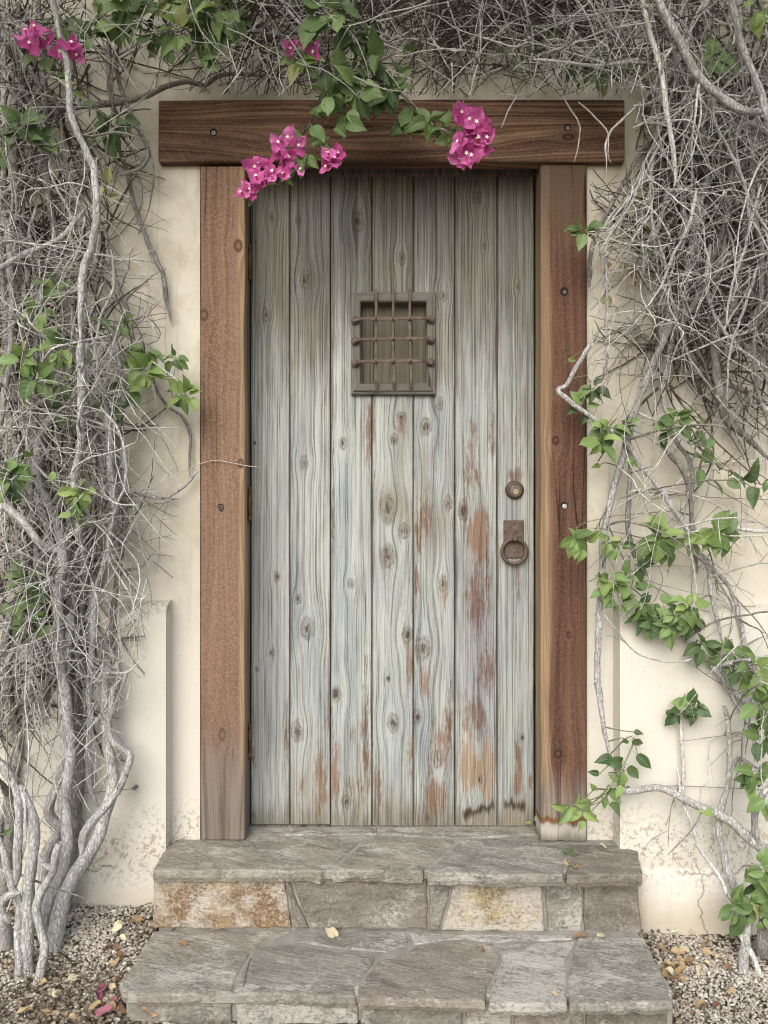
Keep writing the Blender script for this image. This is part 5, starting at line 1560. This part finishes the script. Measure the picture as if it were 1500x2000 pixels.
def place_pebbles(count, xr, yr, zlift, smin, smax):
    global n
    for _ in range(count):
        x, y = r_.uniform(*xr), r_.uniform(*yr)
        if in_steps(x, y): continue
        if r_.random() < litter_amount(x, y) * .35: continue
        s = r_.uniform(smin, smax) * (1.5 if r_.random() < .07 else 1)
        q = ico_v * (1 + r_.normal(0, .16, (12 if len(ico_v) == 12 else len(ico_v), 1)))
        q = q * np.array([1, r_.uniform(.7, 1.0), r_.uniform(.5, .8)]) * s
        a, b = r_.uniform(0, 6.28), r_.normal(0, .4)
        ca, sa, cb_, sb = math.cos(a), math.sin(a), math.cos(b), math.sin(b)
        R = np.array([[ca, -sa, 0], [sa, ca, 0], [0, 0, 1]]) @ np.array([[1, 0, 0], [0, cb_, -sb], [0, sb, cb_]])
        q = q @ R.T + np.array([x, y, ground_z(x, y) + r_.uniform(-.2, .6) * s + zlift])
        V_.append(q); F_.append(ico_f + n); n += len(q)
        c = PAL[r_.integers(len(PAL))] * r_.uniform(.8, 1.12)
        if y > -.28: c = c * .92
        C_.append(np.tile(np.minimum(c, .85), (len(q), 1)))
place_pebbles(20000, (-1.36, -.62), (-.95, -.165), 0, .0027, .0057)
place_pebbles(15000, (.70, 1.36), (-.95, -.165), 0, .0027, .0057)
place_pebbles(2500, (-2.1, -1.36), (-1.1, -.17), 0, .005, .010)
place_pebbles(2500, (1.36, 2.1), (-1.1, -.17), 0, .005, .010)
place_pebbles(5000, (-1.36, 1.36), (-1.35, -.60), 0, .005, .010)
tinted('gravel', np.concatenate(V_), np.concatenate(F_), np.concatenate(C_), vcol_mat('pebbles', .9, .15))
# crumbs of dead leaf
def flake(seed, k=9):
    q = np.random.default_rng(seed)
    nu, nv = 3, 4
    vs = []
    for j in range(nv + 1):
        t = j / nv
        for i in range(nu + 1):
            u = i / nu * 2 - 1
            h = .36 * math.sin(math.pi * (.06 + .9 * t)) * (1 + q.normal(0, .16))
            vs.append((u * h, t - .5, .5 * abs(u * h) + q.normal(0, .05) + .55 * (t - .5) ** 2 * q.uniform(.2, 1.8)))
    fs = [(j * (nu + 1) + i, j * (nu + 1) + i + 1, (j + 1) * (nu + 1) + i + 1, (j + 1) * (nu + 1) + i) for j in range(nv) for i in range(nu)]
    return np.array(vs), np.array(fs)
FLK = [flake(s) for s in range(8)]
V_, F_, C_ = [], [], []; n = 0
LPAL = np.array([(.13, .09, .055), (.19, .135, .08), (.09, .066, .042), (.22, .17, .105), (.15, .11, .068), (.28, .235, .15), (.065, .05, .036), (.11, .085, .055)])
def place_flakes(count, xr, yr, smin, smax, k=1.0):
    global n
    for _ in range(count):
        x, y = r_.uniform(*xr), r_.uniform(*yr)
        if in_steps(x, y) or r_.random() > litter_amount(x, y) * k: continue
        vs, fs = FLK[r_.integers(8)]
        s = r_.uniform(smin, smax)
        M = frame_mat(Vector((x, y, ground_z(x, y) + .006 + r_.uniform(0, .012))), (r_.normal(), r_.normal(), r_.normal(0, .3)), (r_.normal(0, .5), r_.normal(0, .5), 1), s)
        A = np.array(M)
        V_.append(vs @ A[:3, :3].T + A[:3, 3]); F_.append(fs + n); n += len(vs)
        C_.append(np.tile(LPAL[r_.integers(len(LPAL))] * r_.uniform(.75, 1.25), (len(vs), 1)))
place_flakes(6500, (-1.3, -.60), (-.95, -.17), .005, .014)
place_flakes(3600, (.69, 1.3), (-.95, -.17), .005, .014)
place_flakes(2600, (-1.2, 1.2), (-1.2, -.58), .008, .024)
tinted('leaf_litter', np.concatenate(V_), np.concatenate(F_), np.concatenate(C_), vcol_mat('dead_leaf_crumbs', .85, .2))

# ------------------------------------------------------------------ fallen leaves one can pick out
def flat_mat(name, a, b):
    return leaf_mat(name, a, b, tuple(c * .7 for c in a), .12, .2, .8)
FM = {'tan': flat_mat('tan_dead_leaf', (.36, .25, .13), (.52, .41, .25)), 'orange': flat_mat('orange_dead_leaf', (.38, .23, .13), (.46, .31, .20)),
      'cream': flat_mat('cream_dead_leaf', (.56, .50, .32), (.66, .61, .42)), 'pink': flat_mat('faded_bract', (.22, .07, .10), (.30, .12, .15)), 'green': flat_mat('green_dropped_leaf', (.25, .32, .10), (.36, .40, .16)), 'brown': flat_mat('brown_dead_leaf', (.15, .09, .05), (.24, .15, .085))}
FMESH = {k: [leaf_mesh('fallen_leaf', m, .62, .5 + .2 * q, (-.4, .5, .2)[q], .2, q * 1.9) for q in range(3)] for k, m in FM.items()}
rng = random.Random(404)
def fallen(px, py, z, kind, size, label, group=None, flat=.5):
    g = G(px, py, z) if z is not None else None
    if g is None:
        y = lbase(px, py); x = (px - 750) * K * (y - CAM_Y); g = Vector((x, y, ground_z(x, y) + .012))
    s = size * pk(g.y)
    M = frame_mat(g + Vector((0, 0, .004)), (rng.choice((-1, 1)), rng.gauss(0, .6), rng.gauss(0, .08)), (rng.gauss(0, flat * .7), rng.gauss(-.3, flat * .7), 1), s)
    o = link('fallen_leaf', rng.choice(FMESH[kind]), None, None, M)
    tag(o, label, 'leaf', group)
fallen(658, 1832, Z2, 'cream', 30, 'crumpled cream leaf on the lower step, near the foot of the riser')
fallen(940, 1860, Z2, 'brown', 15, 'small curled brown leaf on the pinkish flagstone')
fallen(366, 1846, Z2, 'orange', 20, 'small orange leaf at the hinge side of the lower step')
fallen(348, 1817, Z2, 'green', 16, 'small green leaf against the rust stained riser stone')
fallen(1088, 1945, Z2, 'tan', 15, 'small tan leaf near the front edge of the lower step')
fallen(1185, 1657, 0.0, 'cream', 18, 'pale leaf on the upper step beside the rotted post')
for a, b in ((1138, 1832), (1166, 1830)):
    fallen(a, b, Z2, 'tan' if a < 1150 else 'cream', 18, 'dry leaf in the small heap of leaf bits on the lower step, handle side', 'leaf bits on the lower step')
fallen(1120, 1833, Z2, 'brown', 17, 'dark brown leaf bit at the foot of the riser, handle side')
fallen(313, 1985, None, 'orange', 42, 'large peach coloured leaf on the litter in front of the lower step')
for a, b, k_ in ((206, 1938, 'pink'), (188, 1952, 'pink'), (228, 1966, 'pink')):
    fallen(a, b, None, k_, 22, 'faded pink bract on the litter beside the lower step', 'faded bracts beside the lower step')
fallen(188, 1992, None, 'pink', 32, 'faded red bract at the bottom edge of the litter bed')
fallen(1411, 1808, None, 'pink', 30, 'dark pink bract against the wall footing, handle side')
fallen(1382, 1810, None, 'orange', 30, 'orange leaf against the wall footing, handle side')
for i in range(18):
    a, b = rng.uniform(1285, 1345), rng.uniform(1860, 1930)
    k_ = rng.choice(('tan', 'tan', 'orange', 'cream')); fallen(a, b, None, k_, rng.uniform(17, 27), '%s leaf in the heap of dead leaves beside the lower step' % k_, 'heap of tan leaves by the lower step', .9)
for i in range(24):
    a, b = rng.uniform(1262, 1440), rng.uniform(1815, 1995)
    k_ = rng.choice(('tan', 'cream', 'brown')); fallen(a, b, None, k_, rng.uniform(13, 23), '%s dead leaf on the gravel, handle side' % k_, 'scattered leaves on the gravel, handle side', .8)
for i in range(30):
    a, b = rng.uniform(60, 370), rng.uniform(1915, 1998)
    if b < 1990 and a > 236: continue
    k_ = rng.choice(('tan', 'cream', 'brown', 'tan')); fallen(a, b, None, k_, rng.uniform(16, 30), '%s leaf on the litter below the bare trunks' % k_, 'leaves on the litter below the trunks', .9)
for i in range(16):
    a, b = rng.uniform(215, 300), rng.uniform(1800, 1900)
    if a > 300 - (b - 1800) * .65: continue
    k_ = rng.choice(('tan', 'brown', 'cream')); fallen(a, b, None, k_, rng.uniform(16, 26), '%s dead leaf between gravel and steps, hinge side' % k_, 'leaves along the hinge side of the steps', .9)

# ------------------------------------------------------------------ twigs lying on the steps
def loose_twig(pts, z, r, label, mat):
    b = Bag()
    q = catmull([G(a, c, z) + Vector((0, 0, r * 1.1)) for a, c in pts])
    vs, f = tube(q, np.linspace(r, r * .5, len(q)), 6, .1); b.add(vs, f)
    o = b.build('loose_twig', mat, None); tag(o, label, 'twig')
loose_twig([(476, 1928), (480, 1900), (486, 1880), (490, 1872)], Z2, .0022, 'thin bent twig lying in the joint between two lower flagstones', M_TWIGD)
loose_twig([(318, 1842), (330, 1848), (345, 1856)], Z2, .0018, 'short dark twig lying on the buff lower flagstone', M_TWIGD)
loose_twig([(1030, 1665), (1048, 1662), (1062, 1660)], 0.0, .0016, 'tiny twig lying on the upper step below the dark red post', M_TWIGD)
loose_twig([(1245, 1873), (1256, 1880), (1262, 1884)], Z2, .0016, 'tiny twig lying on the lower step near its worn corner', M_TWIGD)

# ------------------------------------------------------------------ weeds
def weed(name, px, py, z, label, n, size, tone, up):
    g = G(px, py, z)
    e = empty(name, g); tag(e, label, 'weed')
    b = Bag(); rg = random.Random(px)
    s = size * pk(g.y)
    for i in range(n):
        a = rg.uniform(0, 6.28)
        d = Vector((math.cos(a) * .8, math.sin(a) * .8 - .2, up * rg.uniform(.5, 1.2)))
        tip = g + d * s * rg.uniform(.5, 1)
        pts = catmull([g, (g + tip) / 2 + Vector((0, 0, s * .12)), tip], 3)
        vs, f = tube(pts, np.linspace(.0011, .0006, len(pts)), 4); b.add(vs, f)
        link('leaf', rg.choice(LEAF[tone]), None, e, frame_mat(tip, d + Vector((0, -.3, 0)), (rg.gauss(0, .4), -.7, .7), s * rg.uniform(.45, .75)))
    b.build('stems', M_LM, e)
weed('weed', 1049, 1618, 0.0, 'small green weed growing between the door and the rotted post foot', 9, 17, 'b', 1.1)
for py in (1670, 1692):
    weed('weed', 1112 + (py - 1670) * .2, py, 0.001, 'dry weed tuft in the upper step joint, %s' % ('nearer the rotted post' if py < 1680 else 'nearer the step edge'), 8, 13, 'p' if py > 1680 else 'd', .5)

# ------------------------------------------------------------------ trellis wires with eye bolts
def wire(pts, bolts, label):
    e = empty('trellis_wire', pts[0]); tag(e, label, 'wire')
    b = Bag(); q = catmull(pts)
    vs, f = tube(q, [.0011] * len(q), 5); b.add(vs, f)
    b.build('wire', M_WIRE, e)
    for p in bolts:
        bm = bmesh.new()
        add_cyl(bm, p + Vector((0, .03, 0)), p + Vector((0, -.012, 0)), .0024, n=10)
        add_torus(bm, (p.x, p.y - .014, p.z), .0046, .0014, 16, 7)
        add_cyl(bm, p + Vector((0, .006, 0)), p + Vector((0, .0015, 0)), .0055, n=14)
        from_bm('eye_bolt', bm, M_WIRE, e, True)
bl = P(265, 1537, -.186)
wire([bl + Vector((0, -.012, 0)), P(200, 1546, -.2), P(60, 1556, -.2), P(-40, 1560, -.2)], [bl], 'thin tie wire from an eye bolt behind the thick bare trunks')
bl = P(266, 1245, -.186)
wire([bl + Vector((0, -.012, 0)), P(200, 1250, -.2), P(80, 1255, -.2), P(-40, 1258, -.2)], [bl], 'thin tie wire from an eye bolt near the top of the base course')
b1, b2 = P(1245, 959, -.108), P(1281, 964, -.108)
wire([b1 + Vector((0, -.012, 0)), b2 + Vector((0, -.012, 0)), P(1400, 972, -.12), P(1540, 977, -.12)], [b1, b2], 'thin tie wire from twin eye bolts, level with the door lock')
b1 = P(1241, 660, -.108)
wire([b1 + Vector((0, -.012, 0)), P(1330, 672, -.12), P(1540, 690, -.12)], [b1], 'thin tie wire from an eye bolt, level with the barred peephole')
b1 = P(1220, 520, -.108)
wire([b1 + Vector((0, -.012, 0)), P(1380, 550, -.115), P(1540, 560, -.115)], [b1], 'thin tie wire above the dark husk clump')
b1 = P(1228, 1540, -.186)
wire([b1 + Vector((0, -.012, 0)), P(1320, 1535, -.19), P(1540, 1545, -.19)], [b1], 'thin tie wire behind the bare arching stem low on the wall')

# the dark wasp-comb like clump of seed husks caught in the stems
cl = P(1392, 549, -.15)
V_, F_, C_ = [], [], []; n = 0
for i in range(260):
    q = ico_v * r_.uniform(.003, .006) * np.array([1, 1, r_.uniform(.5, 1)])
    a = r_.normal(0, 1, 3); a /= np.linalg.norm(a); a *= r_.random() ** .4
    q = q + np.array(cl) + a * np.array([.038, .022, .022]) + np.array([0, 0, .25 * a[0] * .038])
    V_.append(q); F_.append(ico_f + n); n += len(q)
    C_.append(np.tile(np.array((.07, .05, .032)) * r_.uniform(.5, 2.6), (len(q), 1)))
o = tinted('seed_clump', np.concatenate(V_), np.concatenate(F_), np.concatenate(C_), vcol_mat('husks'), None)
tag(o, 'dark clump of dry husks caught between two stems on the cream wall', 'husk clump', kind='thing')
